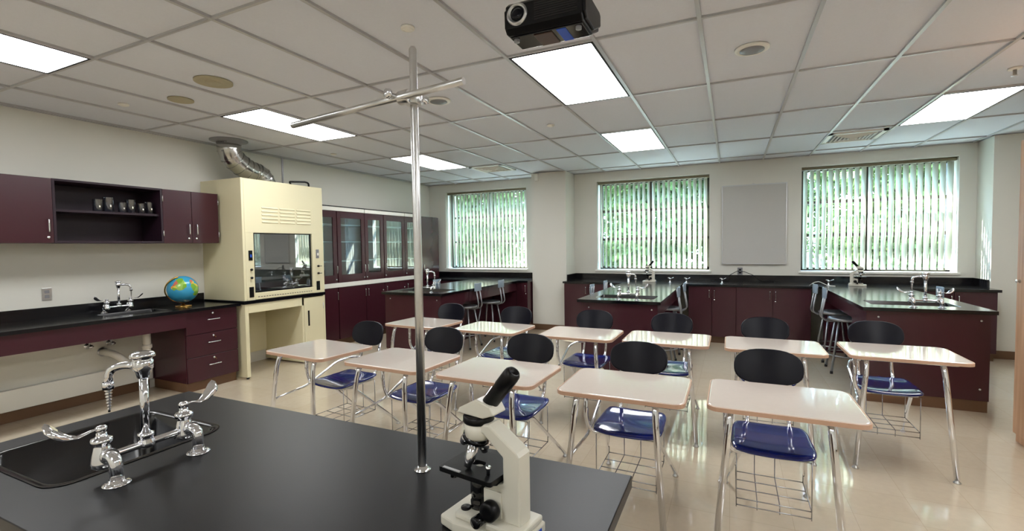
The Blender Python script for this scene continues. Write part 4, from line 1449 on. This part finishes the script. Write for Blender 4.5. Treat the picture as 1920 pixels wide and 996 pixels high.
# ------------------------------------------------------------------ projector
t = thing('projector', 'black ceiling projector with a round lens hanging before the light panel', 'projector', (-.69, 1.93, 2.36))
px0, px1, py0, py1, pz0, pz1 = -.865, -.515, 1.80, 2.06, 2.36, 2.49
g = MB()
pr = [(py0, pz0 + .02), (py0 + .02, pz0), (py1 - .10, pz0), (py1, pz0 + .05), (py1, pz1 - .01), (py1 - .02, pz1), (py0 + .02, pz1), (py0 - .004, pz1 - .02)]
g.prism(pr, px0 + .012, px1 - .012, tf=Matrix(((0, 0, 1, 0), (1, 0, 0, 0), (0, 1, 0, 0), (0, 0, 0, 1))))
pr2 = [(a + (.012 if a < 1.9 else -.012), b + (.012 if b < 2.42 else -.01)) for a, b in pr]
g.prism(pr2, px0, px1, tf=Matrix(((0, 0, 1, 0), (1, 0, 0, 0), (0, 1, 0, 0), (0, 0, 0, 1))))
pb = g.build('housing', M['black'], t, w=True, bevel=.006)
lc = V(px0 + .065, py0, 2.432)
ln = MB()
ln.lathe([(.046, -.01), (.046, .004), (.040, .012), (.036, .012), (.033, .004), (.026, .0)], lc, (0, -1, 0), 30)
lens = ln.build('lens_ring', M['alu'], pb, w=True)
MB().lathe([(.027, .0), (.024, .006), (.014, .010), (0, .012)], lc, (0, -1, 0), 28).build('lens', M['lens'], lens, w=True)
fg = MB()
for k in range(9):
    fg.box(px0 + .14, px1 - .03, py0 - .004, py0 + .003, pz0 + .034 + k * .009, pz0 + .038 + k * .009)
fg.build('front_grille', M['rubber'], pb, w=True)
MB().box(px0 + .02, px1 - .02, py0 + .03, py1 - .105, pz0 - .006, pz0 + .002, .003).build('bottom_cover', M['black_gloss'], pb, w=True)
MB().box(px1 - .13, px1 - .09, py0 + .035, py1 - .11, pz0 - .009, pz0 - .005, .001).build('blue_tab', M['blue'], pb, w=True)
MB().box(px0 + .12, px0 + .2, py0 + .04, py1 - .11, pz0 - .010, pz0 - .005, .002).build('filter_cover', M['black_wood'], pb, w=True)
for x in (px0 + .04, px1 - .04):
    MB().lathe([(.012, 0), (.012, -.014), (0, -.015)], (x, py0 + .05, pz0 - .004), seg=14).build('foot', M['grey'], pb, w=True)
mt = MB()
mt.cyl(V(-.70, 1.93, pz1 + .018), V(-.70, 1.93, ZC + .005), .022, 18)
mt.lathe([(.07, 0), (.07, -.008), (.03, -.02)], (-.70, 1.93, ZC + .011), seg=24)
mt.box(-.80, -.60, 1.86, 2.0, pz1 + .008, pz1 + .02, .003)
for x in (-.79, -.61):
    for y in (1.87, 1.99):
        mt.cyl(V(x, y, pz1 - .005), V(x, y, pz1 + .01), .006, 8)
mt.build('ceiling_mount', M['black'], t, w=True)

# ------------------------------------------------------------------ wooden cabinet at the edge of the view
t = thing('wooden_cabinet', 'tall pale wooden cabinet standing at the edge of the view before the corner pier', 'cabinet', (2.2, 4.1, 0))
MB().box(1.90, 2.5, 3.55, 4.63, 0.002, 2.19, .002).build('carcass', M['wood'], t, w=True)
MB().box(1.878, 1.899, 3.56, 4.08, .07, 2.185, .002).build('door', M['wood'], t, w=True)
dr = MB().box(1.878, 1.899, 4.09, 4.62, .07, 2.185, .002).build('door', M['wood'], t, w=True)
MB().lathe([(.012, 0), (.006, .012), (.012, .02), (0, .024)], (1.878, 4.58, 1.18), (-1, 0, 0), 14).build('knob', M['steel'], dr, w=True)
